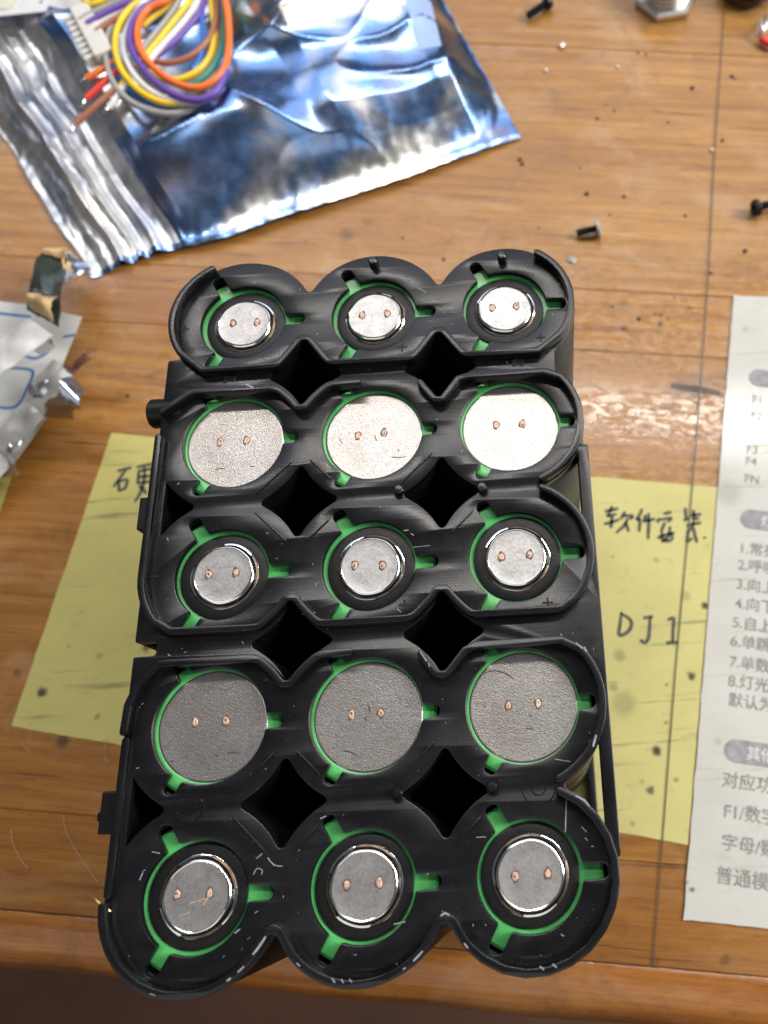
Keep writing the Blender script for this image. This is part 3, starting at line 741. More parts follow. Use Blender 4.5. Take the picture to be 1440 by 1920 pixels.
HARD = [[[(645, 302), (690, 290), (722, 284)], [(692, 292), (655, 345), (622, 388)], [(648, 355), (652, 385), (652, 414)], [(650, 362), (698, 348), (685, 395), (652, 408)]],
        [[(748, 282), (790, 272), (835, 262)], [(762, 300), (758, 335), (755, 372)], [(762, 302), (800, 296), (832, 294), (830, 360)], [(757, 335), (826, 328)], [(756, 368), (828, 358)], [(792, 276), (788, 360), (762, 435), (736, 468)], [(762, 385), (785, 400), (800, 425)]]]
for gl in HARD: hand(gl, (0, 780), 2.91, nl, .7)

wl = [P(1375, 555), P(1376, 555) + Vector((110, -17, 0)), P(1281, 1724) + Vector((105, -16, 0)), P(1281, 1724)]
c0 = sum(wl, Vector()) / 4
MWH = paper('white_sheet', (.54, .53, .49), stains_at(c0, [(1397, 618, 1.0, .25), (1345, 1392, 1.0, .2), (1297, 1668, .6, .7), (1290, 1655, .4, .5), (1365, 925, 3.5, .2), (1300, 1060, .5, .2)]), dirtcol=(.33, .30, .20))
sh = thing('instruction_sheet', 'white printed sheet of Chinese instructions lying at the right edge under the film', 'paper', (c0.x, c0.y, 0))
me = wavy_sheet([Vector((p.x, p.y, 0)) for p in wl], .30, .10, .12, 60, 4)
put('sheet', me, MWH, sh)
ROT = math.atan2(P(1440, 1320).y - P(1360, 1308).y, P(1440, 1320).x - P(1360, 1308).x)
ROT = math.atan2(-(wl[0] - wl[3]).x, (wl[0] - wl[3]).y)
LINES = [('1.常亮模式', 1384, 1036, 1.0), ('2.呼吸模式', 1382, 1068, 1.0), ('3.向上流水', 1379, 1104, 1.0), ('4.向下流水', 1377, 1140, 1.0), ('5.自上而下', 1372, 1176, 1.0), ('6.单跳模式', 1368, 1211, 1.0), ('7.单数模式', 1366, 1250, 1.0), ('8.灯光模式', 1364, 1286, 1.0),
         ('默认为常亮', 1364, 1322, 1.0), ('对应功能键', 1352, 1472, 1.08), ('F1/数字键', 1355, 1531, 1.05), ('字母/数字', 1351, 1590, 1.05), ('普通模式下', 1340, 1652, 1.1),
         ('F1', 1408, 757, .9), ('F2', 1406, 787, .9), ('F3', 1398, 850, .9), ('F4', 1396, 872, .9), ('FN', 1394, 905, .9)]
for s_, px, py, k in LINES:
    p = P(px, py); put('printed_text', text_mesh(s_, 3.3 * k, (p.x, p.y, .592), ROT, .012), MPRINT, sh)
for px, py, tx in ((1404, 708, '功能'), (1388, 972, '灯光'), (1357, 1405, '其他')):
    p = P(px, py); L = 22; hh = 2.35; pts = [(0, -hh)] + [(L, -hh), (L, hh)] + [(0, hh)]
    pts = [(1.9 + (-1.9) * math.cos(a) * 1, 0) for a in ()] + [(hh - hh * math.cos(R(a)), hh * math.sin(R(a))) for a in range(-90, 91, 15)]
    pts = [(hh - hh * math.cos(R(a)), hh * math.sin(R(a))) for a in range(90, -91, -15)] + [(L, -hh), (L, hh)]
    w2 = [(p.x + x * math.cos(ROT) - y * math.sin(ROT), p.y + x * math.sin(ROT) + y * math.cos(ROT)) for x, y in pts]
    bd = put('printed_badge', sheet(w2[::-1], .50, .08), MBADGE, sh)
    tp = (p.x + 4.6 * math.cos(ROT) + 1.2 * math.sin(ROT), p.y + 4.6 * math.sin(ROT) - 1.2 * math.cos(ROT), .592)
    put('badge_text', text_mesh(tx, 3.1, tp, ROT), plain('badge_white', (.62, .61, .58), .7), bd)

# edge of the clear film: a narrow raised band of dulled plastic crossing desk and notes
mf, nt, b = mat('film_edge'); q = NB(nt); b.inputs['Base Color'].default_value = (.11, .085, .07, 1); b.inputs['Roughness'].default_value = .3; b.inputs['Alpha'].default_value = .42
fe = [P(x, y) for x, y in ((1362, -40), (1356, 50), (1340, 280), (1325, 560), (1299, 900), (1267, 1250), (1224, 1812))]
fe_o = put('film_edge', stroke([(p.x, p.y) for p in fe], .42, .34, .12, 4), mf)
tag(fe_o, 'long straight edge of the clear desk film running down beside the white sheet', 'plastic film')

# ------------------------------------------------------------------ antistatic bag
A = P(160, 508, 3); B = P(973, 245, 3); side = (P(830, 0, 1) - B); Dd = (P(0, 250, 1) - P(75, 440, 1)); 
ax = (B - A); Lx = ax.length; 
A2 = P(178, 512, 1); TLv = P(0, 235, 1) - P(175, 512, 1)
bag_c = (A + B) / 2
bag = thing('antistatic_bag', 'shiny blue and silver crinkled antistatic bag with zip end', 'bag', (bag_c.x, bag_c.y + 30, 0))
NU, NV = 300, 200
def n3(x, y, z=0.0): return noise.noise(Vector((x, y, z)))
def ridged(x, y, z): v = 1 - abs(n3(x, y, z)) * 2.2; return max(v, -0.2)
def bag_z(u, v, x, y):
    e = min(u / .07, 1) * min((1 - u) / .09, 1) * min(v / .24, 1); e = max(0, min(1, e)); e = e * e * (3 - 2 * e)
    wx, wy = x + 7 * n3(x / 22, y / 22, 5), y + 7 * n3(x / 22, y / 22, 9)
    z = 0.8 + e * (9.5 + 2.0 * n3(x / 30, y / 30, 1) * 2)
    z += e * 4.0 * max(0, ridged(wx / 60, wy / 34, 3.3)) ** 2.2
    z += e * 1.0 * max(0, ridged((wx + wy) / 46, (wy - wx) / 26, 7.7)) ** 4
    z += e * .25 * n3(wx / 7, wy / 12, 2)
    # object packed inside: a slab under the right half
    if .60 < u < .93 and .12 < v < .75: z += 1.6 * min(1, (u - .60) / .05, (.93 - u) / .05) * min(1, (v - .12) / .08, (.75 - v) / .1)
    # zip bands at the open left end
    if u < .24:
        f = 1 - max(0, (u - .16) / .08)
        if u < .16: f = 1
        z = z * (1 - .62 * f)
        z += f * (1.5 * math.exp(-((u - .075) / .008) ** 2) + 1.7 * math.exp(-((u - .115) / .007) ** 2) + 1.2 * math.exp(-((u - .155) / .01) ** 2))
        z += f * (.16 * n3(u * 160, v * 50, 4) + .5 * n3(u * 60, v * 9, 6)) + .9 * f * max(0, ridged(u * 14, v * 3.0, 1)) ** 3
    z += (1 - e) * .25 * n3(x / 2.5, y / 6, 8)
    z += 2.6 * math.sin(math.pi * u) ** .7 * (1 - min(1, v * 3)) * (.75 + .5 * n3(u * 5, 2, 2))
    return max(z, .45)
vs = []; fs = []
for j in range(NV + 1):
    v = j / NV
    for i in range(NU + 1):
        u = i / NU
        left = A + TLv * 2.1 * v; right = B + side * 1.55 * v
        wob = Vector((0, 0, 0))
        p = left.lerp(right, u)
        # gentle waviness of the hem, wrinkled left end
        p = p + Vector((.9 * n3(v * 9, 0, 3) * (1 - u) * 1.6, 1.3 * math.sin(u * 3.14 * 2.2 + .6) * (1 - v) - 2.2 * math.exp(-((u - .30) / .10) ** 2) * (1 - v), 0))
        vs.append((p.x, p.y, bag_z(u, v, p.x, p.y)))
for j in range(NV):
    for i in range(NU): a = j * (NU + 1) + i; fs.append((a, a + 1, a + NU + 2, a + NU + 1))
nb_ = len(vs)
# flat underside
under = [(vs[k][0], vs[k][1], .12) for k in (0, NU, NV * (NU + 1) + NU, NV * (NU + 1))]
MB_ = foil('antistatic_foil', True)
NZ = int(.205 * NU)
put('film_skin', mesh(vs, [f for f in fs if f[0] % (NU + 1) >= NZ], True), MB_, bag)
put('zip_end', mesh(vs, [f for f in fs if f[0] % (NU + 1) < NZ], True), foil('zip_foil', False, 9.0, 1.6), bag)
sv_, sf_ = [], []
for i in range(0, NU + 1, 2):
    x, y, z = vs[i]; od = Vector((-(B - A).normalized().y * -1, (B - A).normalized().x * -1, 0))
    wv = 1.5 + .25 * n3(i * .2, 3, 1)
    for k in range(4): sv_.append((x + od.x * wv * k / 3, y + od.y * wv * k / 3, max(.2, z + .06 - .25 * k / 3 + .12 * n3(i * .35, k * .7, 4))))
for i in range(len(sv_) // 4 - 1):
    for k in range(3): q0 = i * 4 + k; sf_.append((q0, q0 + 4, q0 + 5, q0 + 1))
put('heat_seal', mesh(sv_, sf_, True), MB_, bag)
# pale blue label stuck inside the film near the right corner
lab = [P(755, 8, 13), P(805, 6, 13), P(826, 86, 13), P(788, 94, 13)]
mlab = plain('pale_blue_label', (.30, .42, .72), .35, var=.08, nscale=60)
vs2 = []; fs2 = []; n_ = 10
def bag_height_at(x, y):
    best = None; bd_ = 1e9
    return None
from mathutils.bvhtree import BVHTree
bvh = BVHTree.FromPolygons([Vector(v_) for v_ in vs], fs)
def on_bag(px, py, lift=0.0):
    o_ = Vector((float(CAM[0]), float(CAM[1]), float(CAM[2]))); d = (P(px, py, 0) - o_).normalized()
    h_ = bvh.ray_cast(o_, d)
    p = h_[0] if h_[0] is not None else P(px, py, 1)
    return p - d * lift
def drape(corners, z_lift, n_=14):
    a, b2, c2, d2 = corners; vs2 = []; fs2 = []
    for j in range(n_ + 1):
        for i in range(n_ + 1):
            u, v = i / n_, j / n_
            px = (a[0] * (1 - u) + b2[0] * u) * (1 - v) + (d2[0] * (1 - u) + c2[0] * u) * v
            py = (a[1] * (1 - u) + b2[1] * u) * (1 - v) + (d2[1] * (1 - u) + c2[1] * u) * v
            vs2.append(on_bag(px, py, z_lift))
    for j in range(n_):
        for i in range(n_): q0 = j * (n_ + 1) + i; fs2.append((q0, q0 + n_ + 1, q0 + n_ + 2, q0 + 1))
    return mesh(vs2, fs2, True)
put('label', drape([(752, -30), (800, -30), (828, 86), (786, 94)], .15), mlab, bag)
wlab = thing('paper_tag', 'white paper corner with a cream round spot at the upper left of the bag', 'paper', P(60, 0, 6))
zt_ = 10.5
put('sheet', sheet([(P(x, y, zt_).x, P(x, y, zt_).y) for x, y in ((-60, -80), (170, -80), (165, 8), (122, 18), (110, 20), (0, 31), (-60, 36))], zt_, .25), plain('tag_paper', (.62, .63, .65), .6, var=.06), wlab)
p = P(12, 4, zt_); put('round_spot', lathe([(3.6, .0), (3.5, .35), (0.02, .36)], p.x, p.y, zt_ + .2, 30), plain('cream_spot', (.60, .60, .48), .5), wlab)
p = P(78, 5, zt_); put('hole', lathe([(.5, .0), (.45, .08), (0.02, .08)], p.x, p.y, zt_ + .22, 14), MENGR, wlab)

# ------------------------------------------------------------------ wire harness
har = thing('wire_harness', 'looped bundle of coloured thin wires with a white connector lying on the bag', 'cable', P(330, 110, 12))
WC = {'grey': (.33, .32, .31), 'yellow': (.80, .55, .02), 'white': (.72, .71, .70), 'purple': (.13, .06, .36), 'orange': (.85, .17, .025), 'brown': (.33, .12, .065), 'green': (.02, .22, .15), 'blue': (.02, .13, .50), 'red': (.72, .04, .03)}
WM = {k: plain('wire_' + k, v, .42, var=.07, nscale=200, spec=.5) for k, v in WC.items()}
WZ = 2.88
def wire(col, pts, z, r=.82, lift=None):
    zz = z if isinstance(z, (list, tuple)) else [z] * len(pts)
    q_ = [P(x / WZ, y / WZ, zz[i]) for i, (x, y) in enumerate(pts)]
    return put('wire', tube(q_, r * .98, 12), WM[col], har, col + ' wire')
wire('yellow', [(380, -130), (440, -20), (480, 20), (560, 0), (720, -90)], 15)
wire('grey', [(430, 110), (500, 70), (640, 5), (800, -90)], 15)
wire('purple', [(470, 125), (560, 75), (700, 5), (830, -90)], 15.5)
wire('white', [(490, 150), (600, 85), (730, 10), (860, -90)], 14.5, .7)
wire('brown', [(520, 170), (600, 115), (720, 50), (900, -90)], 15)
wire('grey', [(900, -140), (740, -10), (650, 80), (590, 180), (574, 300), (600, 420), (670, 520), (780, 588), (900, 614), (1000, 602), (1062, 565), (1150, 500)], 14.0, .9)
wire('blue', [(590, 250), (620, 370), (660, 440), (740, 520), (830, 562), (930, 580), (1040, 575), (1130, 530)], 13.2)
wire('yellow', [(900, -140), (770, -10), (690, 60), (637, 150), (622, 260), (652, 370), (720, 462), (800, 522), (890, 556), (1000, 560)], 15.4, .92)
wire('white', [(930, -140), (790, 0), (705, 120), (668, 230), (692, 345), (760, 445), (850, 512), (960, 550), (1050, 556), (1130, 530)], 15.8, .85)
wire('brown', [(1190, -120), (1172, 0), (1168, 100), (1132, 205), (1070, 275), (990, 322), (900, 340), (815, 325)], 15.2, .85)
wire('yellow', [(1125, -120), (1138, 0), (1150, 90), (1158, 190), (1140, 290), (1085, 368), (1010, 415), (940, 432), (850, 420), (760, 360)], 14.5, .88)
wire('blue', [(1075, -120), (1085, 0), (1092, 120), (1098, 220), (1080, 320), (1040, 380)], 14.6, .8)
wire('brown', [(1178, -120), (1170, 0), (1185, 160), (1165, 300), (1090, 405), (1000, 440)], 13.6, .85)
wire('green', [(1205, -120), (1208, 0), (1212, 120), (1200, 250), (1150, 362), (1065, 442), (980, 470)], 15.3, .85)
wire('white', [(1090, -80), (1060, 20), (990, 120), (905, 215), (830, 300), (780, 370)], 16.2, .8)
wire('yellow', [(1070, -90), (1020, 10), (950, 100), (870, 200), (800, 285), (740, 360)], 16.6, .85)
wire('grey', [(1010, -80), (965, 10), (905, 100), (840, 180), (785, 250), (730, 330)], 16.0, .85)
wire('yellow', [(960, -30), (900, 40), (830, 90), (770, 140)], 15.3, .8)
wire('purple', [(1120, -40), (1075, 75), (1000, 165), (930, 235), (860, 290), (800, 340)], 15.2, .85)
wire('purple', [(1000, -140), (870, -5), (765, 50), (712, 140), (706, 240), (750, 340), (830, 432), (930, 506), (1040, 540), (1120, 526), (1180, 480), (1225, 380)], 17.0, .95)
wire('orange', [(1010, -120), (905, 0), (805, 45), (750, 130), (745, 225), (785, 315), (865, 395), (955, 452), (1060, 474), (1150, 440), (1212, 368), (1236, 250), (1232, 100), (1215, 0), (1190, -120)], [17.5] * 15, .95)
for col, pts, tip in (('orange', [(640, 320), (570, 366), (520, 395), (468, 422)], [(468, 422), (435, 442)]), ('red', [(640, 380), (592, 420), (530, 475), (468, 530)], [(468, 530), (438, 575)]),
                      ('brown', [(620, 480), (530, 560), (470, 615), (408, 668)], [(408, 668), (378, 718)]), ('white', [(700, 440), (650, 500), (620, 545), (588, 580)], [(588, 580), (552, 612)]), ('yellow', [(680, 430), (640, 490), (630, 500)], [(630, 500), (622, 520)])):
    wr = wire(col, pts, [14, 13.6, 13.2, 12.8][:len(pts)], .85)
    q_ = [P(x / WZ, y / WZ, 12.8) for x, y in tip]; q_.insert(1, (q_[0] + q_[1]) / 2 + Vector((.2, 0, .2)))
    put('stripped_tip', tube(q_, .42, 8, taper=lambda s_: 1 - .35 * s_), MSHINY, wr)
# connector housing and its teeth
MCON = plain('connector_nylon', (.62, .61, .57), .45, var=.06, nscale=300)
ca = P(400 / WZ, 70 / WZ, 14); cb = P(548 / WZ, 345 / WZ, 12); dirv = (cb - ca); Lc = dirv.length; rotc = math.atan2(dirv.y, dirv.x)
mid = (ca + cb) / 2; nrm = Vector((-dirv.y, dirv.x, 0)).normalized()
if nrm.x < 0: nrm = -nrm
hs = put('connector_housing', box(mid.x + nrm.x * 2.1, mid.y + nrm.y * 2.1, 13.2, Lc + 1.5, 5.2, 4.6, rotc, .35), MCON, har)
for k in range(8):
    p = ca + dirv * ((k + .5) / 8) - nrm * 1.9
    put('tooth', box(p.x, p.y, 13.0, Lc / 8 * .62, 3.0, 3.2, rotc, .3), MCON, hs)

# ------------------------------------------------------------------ scraps at the left
def ribbon(pts, width, th=.15, n=8, crumple=0.0, seed=0):
    """bent strip: centre line points (Vector) with a width along the horizontal normal"""
    c_ = catmull(pts, 6); vs = []; fs = []; L = len(c_)
    for i, p in enumerate(c_):
        t = c_[min(i + 1, L - 1)] - c_[max(i - 1, 0)]; h_ = Vector((t.x, t.y, 0))
        a = Vector((-h_.y, h_.x, 0)).normalized() if h_.length > 1e-4 else a
        for k in range(n + 1):
            s_ = k / n - .5; wv = width[0] + (width[1] - width[0]) * i / (L - 1) if isinstance(width, tuple) else width
            dz = crumple * n3(p.x * .35 + k * .6, p.y * .35, seed)
            ed = 1 + .05 * n3(i * .7, k, seed)
            vs.append(p + a * wv * s_ * ed + Vector((0, 0, dz)))
    nt_ = len(vs)
    vs += [v_ - Vector((0, 0, th)) for v_ in vs]
    for i in range(L - 1):
        for k in range(n):
            q0 = i * (n + 1) + k; f_ = (q0, q0 + n + 1, q0 + n + 2, q0 + 1); fs.append(f_); fs.append(tuple(x_ + nt_ for x_ in f_[::-1]))
    for i in range(L - 1):
        for k in (0, n): q0 = i * (n + 1) + k; fs.append((q0, q0 + nt_, q0 + n + 1 + nt_, q0 + n + 1))
    for k in range(n):
        for i in (0, L - 1): q0 = i * (n + 1) + k; fs.append((q0, q0 + 1, q0 + 1 + nt_, q0 + nt_))
    me = mesh(vs, fs); bm = bmesh.new(); bm.from_mesh(me); bmesh.ops.recalc_face_normals(bm, faces=bm.faces); bm.to_mesh(me); bm.free()
    return smooth_angle(me, 60)
MFOIL = foil('crumpled_nickel', False, 4.0)
card = thing('blister_card', 'pale grey packet with blue printed outlines at the left edge', 'packet', P(50, 680, 0))
cm = plain('pale_card', (.46, .46, .44), .35, var=.15, nscale=40, coat=.5)
cz = 6.0
cpts = [(-80, 545), (0, 565), (60, 572), (153, 594), (118, 680), (96, 770), (30, 862), (-10, 905), (-80, 960)]
put('sheet', sheet([(P(x, y, cz).x, P(x, y, cz).y) for x, y in cpts], cz - .25, .25), cm, card)
mblue = plain('blue_print', (.03, .13, .33), .4)
for ln in ([(-20, 585), (20, 590), (58, 594)], [(46, 667), (66, 672), (84, 664), (95, 655)], [(10, 690), (52, 692), (62, 702), (50, 730), (42, 748)], [(-20, 760), (10, 765), (30, 762), (42, 748)], [(-20, 692), (10, 690)], [(118, 632), (140, 628)]):
    q_ = [P(x, y, cz) for x, y in ln]; put('printed_line', stroke(q_, .75, cz + .004, .02, 3), mblue, card)
def patch(cs, th=.15, bulge=0.0, crumple=0.0, seed=0, n=12):
    """thin bent piece between four corners (pixel x, pixel y, height)"""
    K = [P(*c_) for c_ in cs]; top = []
    for j in range(n + 1):
        for i in range(n + 1):
            u, v = i / n, j / n
            p = (K[0] * (1 - u) + K[1] * u) * (1 - v) + (K[3] * (1 - u) + K[2] * u) * v
            ed = n3(p.x * .9, p.y * .9, seed) * .45
            p = p + Vector((ed * (abs(2 * u - 1) ** 8), ed * (abs(2 * v - 1) ** 8), bulge * math.sin(math.pi * v) + crumple * (n3(p.x * .22, p.y * .22, seed) + .4 * max(0, ridged(p.x * .25, p.y * .12, seed)))))
            top.append(p)
    m_ = n + 1; N_ = m_ * m_; vs = top + [p - Vector((0, 0, th)) for p in top]; fs = []
    for j in range(n):
        for i in range(n): q0 = j * m_ + i; fs += [(q0, q0 + 1, q0 + m_ + 1, q0 + m_), (N_ + q0 + m_, N_ + q0 + m_ + 1, N_ + q0 + 1, N_ + q0)]
    rim = list(range(n)) + [k * m_ + n for k in range(n)] + [N_ - 1 - k for k in range(n)] + [(n - k) * m_ for k in range(n)]
    for k in range(len(rim)): a_, b_ = rim[k], rim[(k + 1) % len(rim)]; fs.append((b_, a_, a_ + N_, b_ + N_))
    me = mesh(vs, fs); bm = bmesh.new(); bm.from_mesh(me); bmesh.ops.recalc_face_normals(bm, faces=bm.faces); bm.to_mesh(me); bm.free()
    return smooth_angle(me, 50)
mdull = plain('dull_foil', (.50, .49, .46), .30, metal=.5, var=.35, nscale=110, bump=.5, bscale=130)
gs = thing('nickel_strip', 'dark green grey strip with burnt tan tape end under the bag corner', 'metal strip', P(95, 530, 0))
mg = plain('green_tarnish', (.05, .065, .055), .28, metal=.5, var=.45, nscale=130, bump=.3, bscale=200)
mt = plain('burnt_tape', (.52, .36, .17), .4, var=.55, nscale=150, bump=.3, bscale=250)
put('strip', patch([(82, 468, 8), (134, 478, 9), (111, 614, 13), (52, 582, 11.6)], .2, 1.6, 1.0, 2), mg, gs)
put('tape', patch([(63, 550, 14.0), (104, 560, 15.0), (103, 606, 13.9), (57, 578, 12.8)], .2, 1.4, 1.0, 5), mt, gs)
put('tape', patch([(88, 466, 9.2), (124, 466, 10.2), (128, 486, 10.8), (84, 477, 9.4)], .2, .6, 1.2, 7), mt, gs)
put('tape', patch([(118, 482, 10.5), (133, 492, 10.5), (136, 510, 11), (120, 505, 11.4)], .2, .5, 1.0, 8), mt, gs)
put('sleeve', patch([(66, 541, 14.6), (112, 552, 15.4), (110, 560, 15.4), (62, 551, 14.4)], .15, .5, .8, 9), MFOIL, gs)
put('sleeve', patch([(126, 468, 7), (172, 506, 5), (146, 530, 5), (128, 538, 9)], .15, .6, 2.2, 10), MFOIL, gs)
sv = thing('nickel_strip', 'bright silver strip lying slanted across the pale packet', 'metal strip', P(50, 650, 0))
put('strip', patch([(-30, 662, 13), (52, 597, 15), (101, 630, 15), (-30, 728, 13)], .2, .7, .5, 3), plain('matte_strip', (.74, .71, .70), .38, metal=.45, var=.22, nscale=160, bump=.3, bscale=120), sv)
put('bent_end', patch([(66, 655, 14.4), (101, 630, 15), (104, 652, 9.5), (72, 666, 9)], .2, 1.2, .5, 4), MFOIL, sv)
gf = thing('foil_scrap', 'torn silver foil flap with a curled shiny end beside the wood', 'foil', P(110, 730, 0))
put('flap', patch([(100, 673, 13), (136, 706, 15), (84, 782, 11), (48, 745, 10)], .15, .8, .8, 4), mdull, gf)
put('flap', patch([(50, 748, 9.5), (84, 782, 10.5), (24, 868, 7), (-14, 830, 7)], .15, .5, .9, 14), mdull, gf)
put('curl', patch([(140, 706, 16), (166, 738, 13), (152, 772, 14), (110, 742, 17)], .15, 2.2, .6, 6), MFOIL, gf)
put('curl', patch([(110, 742, 17), (148, 768, 13.5), (140, 788, 6), (84, 782, 9)], .15, 1.8, .8, 8), MFOIL, gf)
put('crinkle', patch([(34, 838, 9), (52, 822, 9.5), (34, 886, 5), (12, 892, 5)], .15, 1.5, 3.0, 11), MFOIL, gf)
put('crinkle', patch([(56, 722, 11), (96, 718, 12), (88, 745, 11.5), (54, 742, 11)], .15, .5, 2.6, 12), MFOIL, gf)
mbt = plain('brown_tape', (.17, .075, .035), .35, var=.4, nscale=150)
tag(put('tape_scrap', ribbon([P(120, 685, 5.5), P(134, 694, 7.5), P(152, 676, 10), P(164, 664, 11.5), P(168, 656, 10)], (2.2, 3.4), .15, 6, .5, 12), mbt), 'curled scrap of brown tape sticking out from the silver foil', 'tape')
lowf = tag(put('note_corner', sheet([(P(x, y).x, P(x, y).y) for x, y in ((-40, 900), (22, 893), (0, 960), (-40, 1010))], .05, .1), MYEL_L), 'corner of a third yellow note at the left edge under the foil', 'note')

# ------------------------------------------------------------------ screws and connectors
def screw(px0, py0, px1, py1, z0, z1, rs, rh, hl, label, head_mat, name='screw', hex_=True):
    a = P(px0, py0, z0); b2 = P(px1, py1, z1); d = (b2 - a); L = d.length
    t = thing(name, label, 'screw', ((a.x + b2.x) / 2, (a.y + b2.y) / 2, 0), 'loose machine screws on the desk')
    rotm = Matrix.Translation(a * M) @ d.to_track_quat('Z', 'Y').to_matrix().to_4x4()
    pr = [(0.01, 0), (rs * .85, .05)]
    z = .2
    while z < L - .3: pr += [(rs, z), (rs * .84, z + .16), (rs, z + .32)]; z += .34
    pr += [(rs, L)]
    me = lathe(pr, 0, 0, 0, 16); me.transform(rotm); put('shank', me, MBLKSTEEL, t)
    me = lathe([(rs, L - .02), (rh, L + .02), (rh, L + hl * .7), (rh * .9, L + hl), (rh * .5, L + hl), (rh * .42, L + hl * .5), (0.02, L + hl * .5)], 0, 0, 0, 26); me.transform(rotm)
    put('head', me, head_mat, t)
MWM = plain('screw_head_grey', (.36, .38, .42), .5, metal=.3)
screw(1081, 437, 1119, 428, 1.5, 2.3, .95, 2.45, .8, 'black screw with a grey flat head lying above the holder', MWM)
screw(1452, 380, 1421, 389, 2.0, 2.4, 1.0, 2.25, 1.2, 'black round headed screw at the right edge of the desk', MBLKSTEEL)
screw(989, 30, 1024, 6, 1.6, 2.2, 1.05, 2.0, 1.4, 'long black screw at the top of the desk right of the bag', MBLKSTEEL)
p = P(1405, 389, 2.4)
# threaded metal socket
jack = thing('threaded_socket', 'shiny threaded metal socket with a hexagonal collar at the top edge', 'connector', P(1237, 8, 0))
p = P(1247, 3, 0)
hexv = []; hexf = []
rh = 9.3
prof = [(rh, .3), (rh + .25, .9), (rh + .25, 1.9), (rh - .6, 2.5), (6.4, 2.6)]
for r_, z_ in prof:
    for k in range(6):
        a = R(60 * k + 8); hexv.append((p.x + r_ * math.cos(a), p.y + r_ * math.sin(a), z_))
for i in range(len(prof) - 1):
    for k in range(6): hexf.append((i * 6 + k, i * 6 + (k + 1) % 6, (i + 1) * 6 + (k + 1) % 6, (i + 1) * 6 + k))
put('hex_collar', mesh(hexv, hexf), MSTEEL, jack)
pr = []; z = 2.4
while z < 8.5: pr += [(7.7, z), (6.8, z + .6), (7.7, z + 1.2)]; z += 1.3
pr += [(7.2, 9.2), (6.2, 9.2), (6.0, 5), (0.02, 5)]
put('threaded_barrel', lathe(pr, p.x, p.y + .5, 0, 40), MSTEEL, jack)
for k in range(4): put('groove_shade', lathe([(7.15, 2.75 + 1.3 * k), (7.2, 2.85 + 1.3 * k), (7.2, 3.2 + 1.3 * k), (7.15, 3.3 + 1.3 * k)], p.x, p.y + .5, 0, 40), MVENT, jack)  # dark rings put shade into the thread grooves
knob = thing('black_knob', 'glossy black round plug at the top right corner', 'plug', P(1398, 0, 0))
p = P(1398, -14, 0)
put('body', lathe([(7.0, .2), (7.9, 1.5), (8.1, 6), (7.6, 9), (6.5, 10.5), (5.8, 10.6), (5.4, 9.2), (0.02, 9.2)], p.x, p.y, 0, 40), plain('glossy_black', (.015, .012, .013), .22, coat=.5), knob)
put('collar', lathe([(8.3, 2.2), (8.45, 2.6), (8.45, 3.6), (8.3, 4.0)], p.x, p.y, 0, 40), plain('dark_red_plastic', (.035, .008, .009), .35), knob)
led = thing('small_led', 'small red and silver component lead at the right edge', 'component', P(1436, 70, 0))
put('lead', tube([P(1425, 42, 3), P(1430, 55, 3.4), P(1424, 66, 2)], .8, 8), MSTEEL, led)
put('lead', tube([P(1436, 30, 2), P(1438, 45, 2.6), P(1432, 62, 1.4)], .6, 8), MSTEEL, led)
put('red_sleeve', tube([P(1428, 72, 1.4), P(1436, 79, 1.6), P(1450, 86, 1.6)], 1.0, 10), WM['red'], led)

tag(put('dark_sliver', stroke([P(1258, 722), P(1285, 727), P(1312, 730), P(1350, 738)], 1.6, .02, .04, 6), plain('dark_brown', (.085, .055, .035), .5, var=.4, nscale=300)), 'flat dark brown sliver on the wood left of the white sheet', 'streak')  # flat dark brown strip over the soft dark spots there
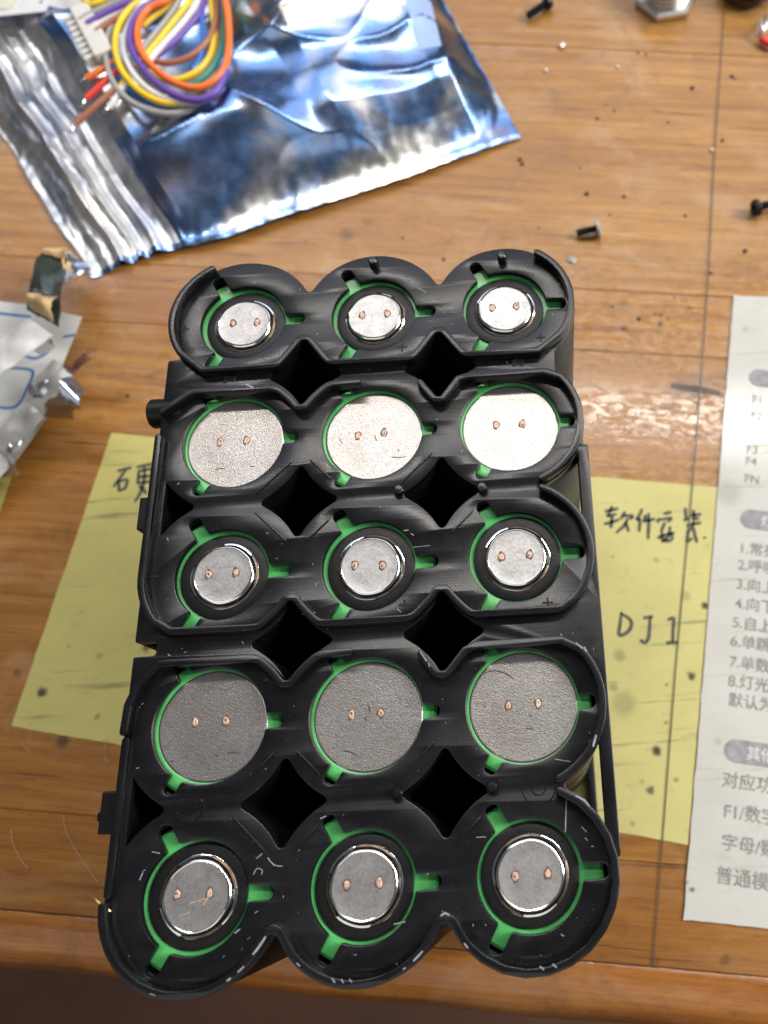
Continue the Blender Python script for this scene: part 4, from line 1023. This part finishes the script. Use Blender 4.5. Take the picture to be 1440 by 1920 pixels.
# ------------------------------------------------------------------ crumbs, beads, fibres
def blobm(p, r, flat=.5, seed=0, n=2):
    bm = bmesh.new(); bmesh.ops.create_icosphere(bm, subdivisions=n, radius=r * M)
    for v in bm.verts:
        k = 1 + .45 * noise.noise(v.co / (r * M) * 1.3 + Vector((seed, seed * 2, 0))); v.co *= k; v.co.z *= flat
    bmesh.ops.translate(bm, vec=Vector((p.x, p.y, r * flat * .8)) * M, verts=bm.verts)
    me = bpy.data.meshes.new('m'); bm.to_mesh(me); bm.free(); return me
CR = [(1196, 100, .7), (1211, 103, .8), (1230, 92, .5), (1298, 166, 1.2), (1372, 144, 1.1), (1378, 148, .7), (1152, 208, .7), (1120, 223, .9), (1253, 230, .7), (1135, 197, .5), (975, 300, 1.1), (979, 308, 1.0), (1100, 364, 1.2), (1170, 369, .9), (1143, 403, .6), (1354, 264, 1.0),
      (1285, 405, .8), (1397, 471, 1.2), (546, 409, .8), (573, 452, .4), (755, 447, .6), (832, 487, .9), (1332, 512, .9), (1010, 427, .5), (1148, 575, .7), (1198, 598, .9), (1303, 105, .5), (1088, 315, .6), (240, 742, .8), (1265, 557, .5), (1239, 591, .7), (985, 20, .5), (1170, 616, .6)]
for i, (x, y, r_) in enumerate(CR):
    p = P(x, y); tag(put('crumb', blobm(p, r_ * .52, .45, i * 3.1), MCRUMB), 'small dark crumb of debris lying on the bare wood', 'crumb', 'dark crumbs scattered on the wood')
for (x, y, r_, lb) in ((1055, 88, .95, 'round white solder bead on the wood right of the bag'), (1024, 134, .55, 'tiny pinkish bead closest to the right side of the bag'), (1158, 127, .5, 'tiny pale bead below the threaded socket'), (1335, 283, .55, 'tiny pale bead beside the film edge'), (272, 1402, .0, '')):
    if r_ > 0: p = P(x, y); tag(put('solder_bead', blobm(p, r_, .8, x), MBEAD), lb, 'bead')
p = P(1072, 488); tag(put('clear_flake', blobm(p, 1.25, .25, 5), plain('grey_flake', (.30, .29, .26), .3)), 'grey translucent flake on the wood right of the top corner pocket', 'flake')
FB = [([(118, 1528), (124, 1560), (140, 1590), (160, 1622), (184, 1655)], 'long pale fibre on the wood left of the front row'), ([(21, 1556), (24, 1580), (38, 1610), (52, 1628)], 'short pale fibre near the left edge of the desk'), ([(40, 1392), (52, 1408), (60, 1416)], 'tiny pale fibre below the left yellow note'),
      ([(191, 1386), (198, 1402), (196, 1415), (203, 1430)], 'kinked pale fibre hanging over the edge of the left yellow note')]
for f_, lb in FB: tag(put('fibre', tube([P(x, y, .3 + .5 * (k % 2)) for k, (x, y) in enumerate(f_)], .065, 6), MHAIR), lb, 'fibre')
tag(put('brass_shaving', tube([P(167, 1680, 73), P(180, 1688, 73.4), P(193, 1698, 73.2), P(207, 1709, 72.6)], .13, 7), plain('brass', (.72, .55, .22), .3, metal=1.0)), 'bright brass wire shaving on the front left corner of the holder', 'wire')
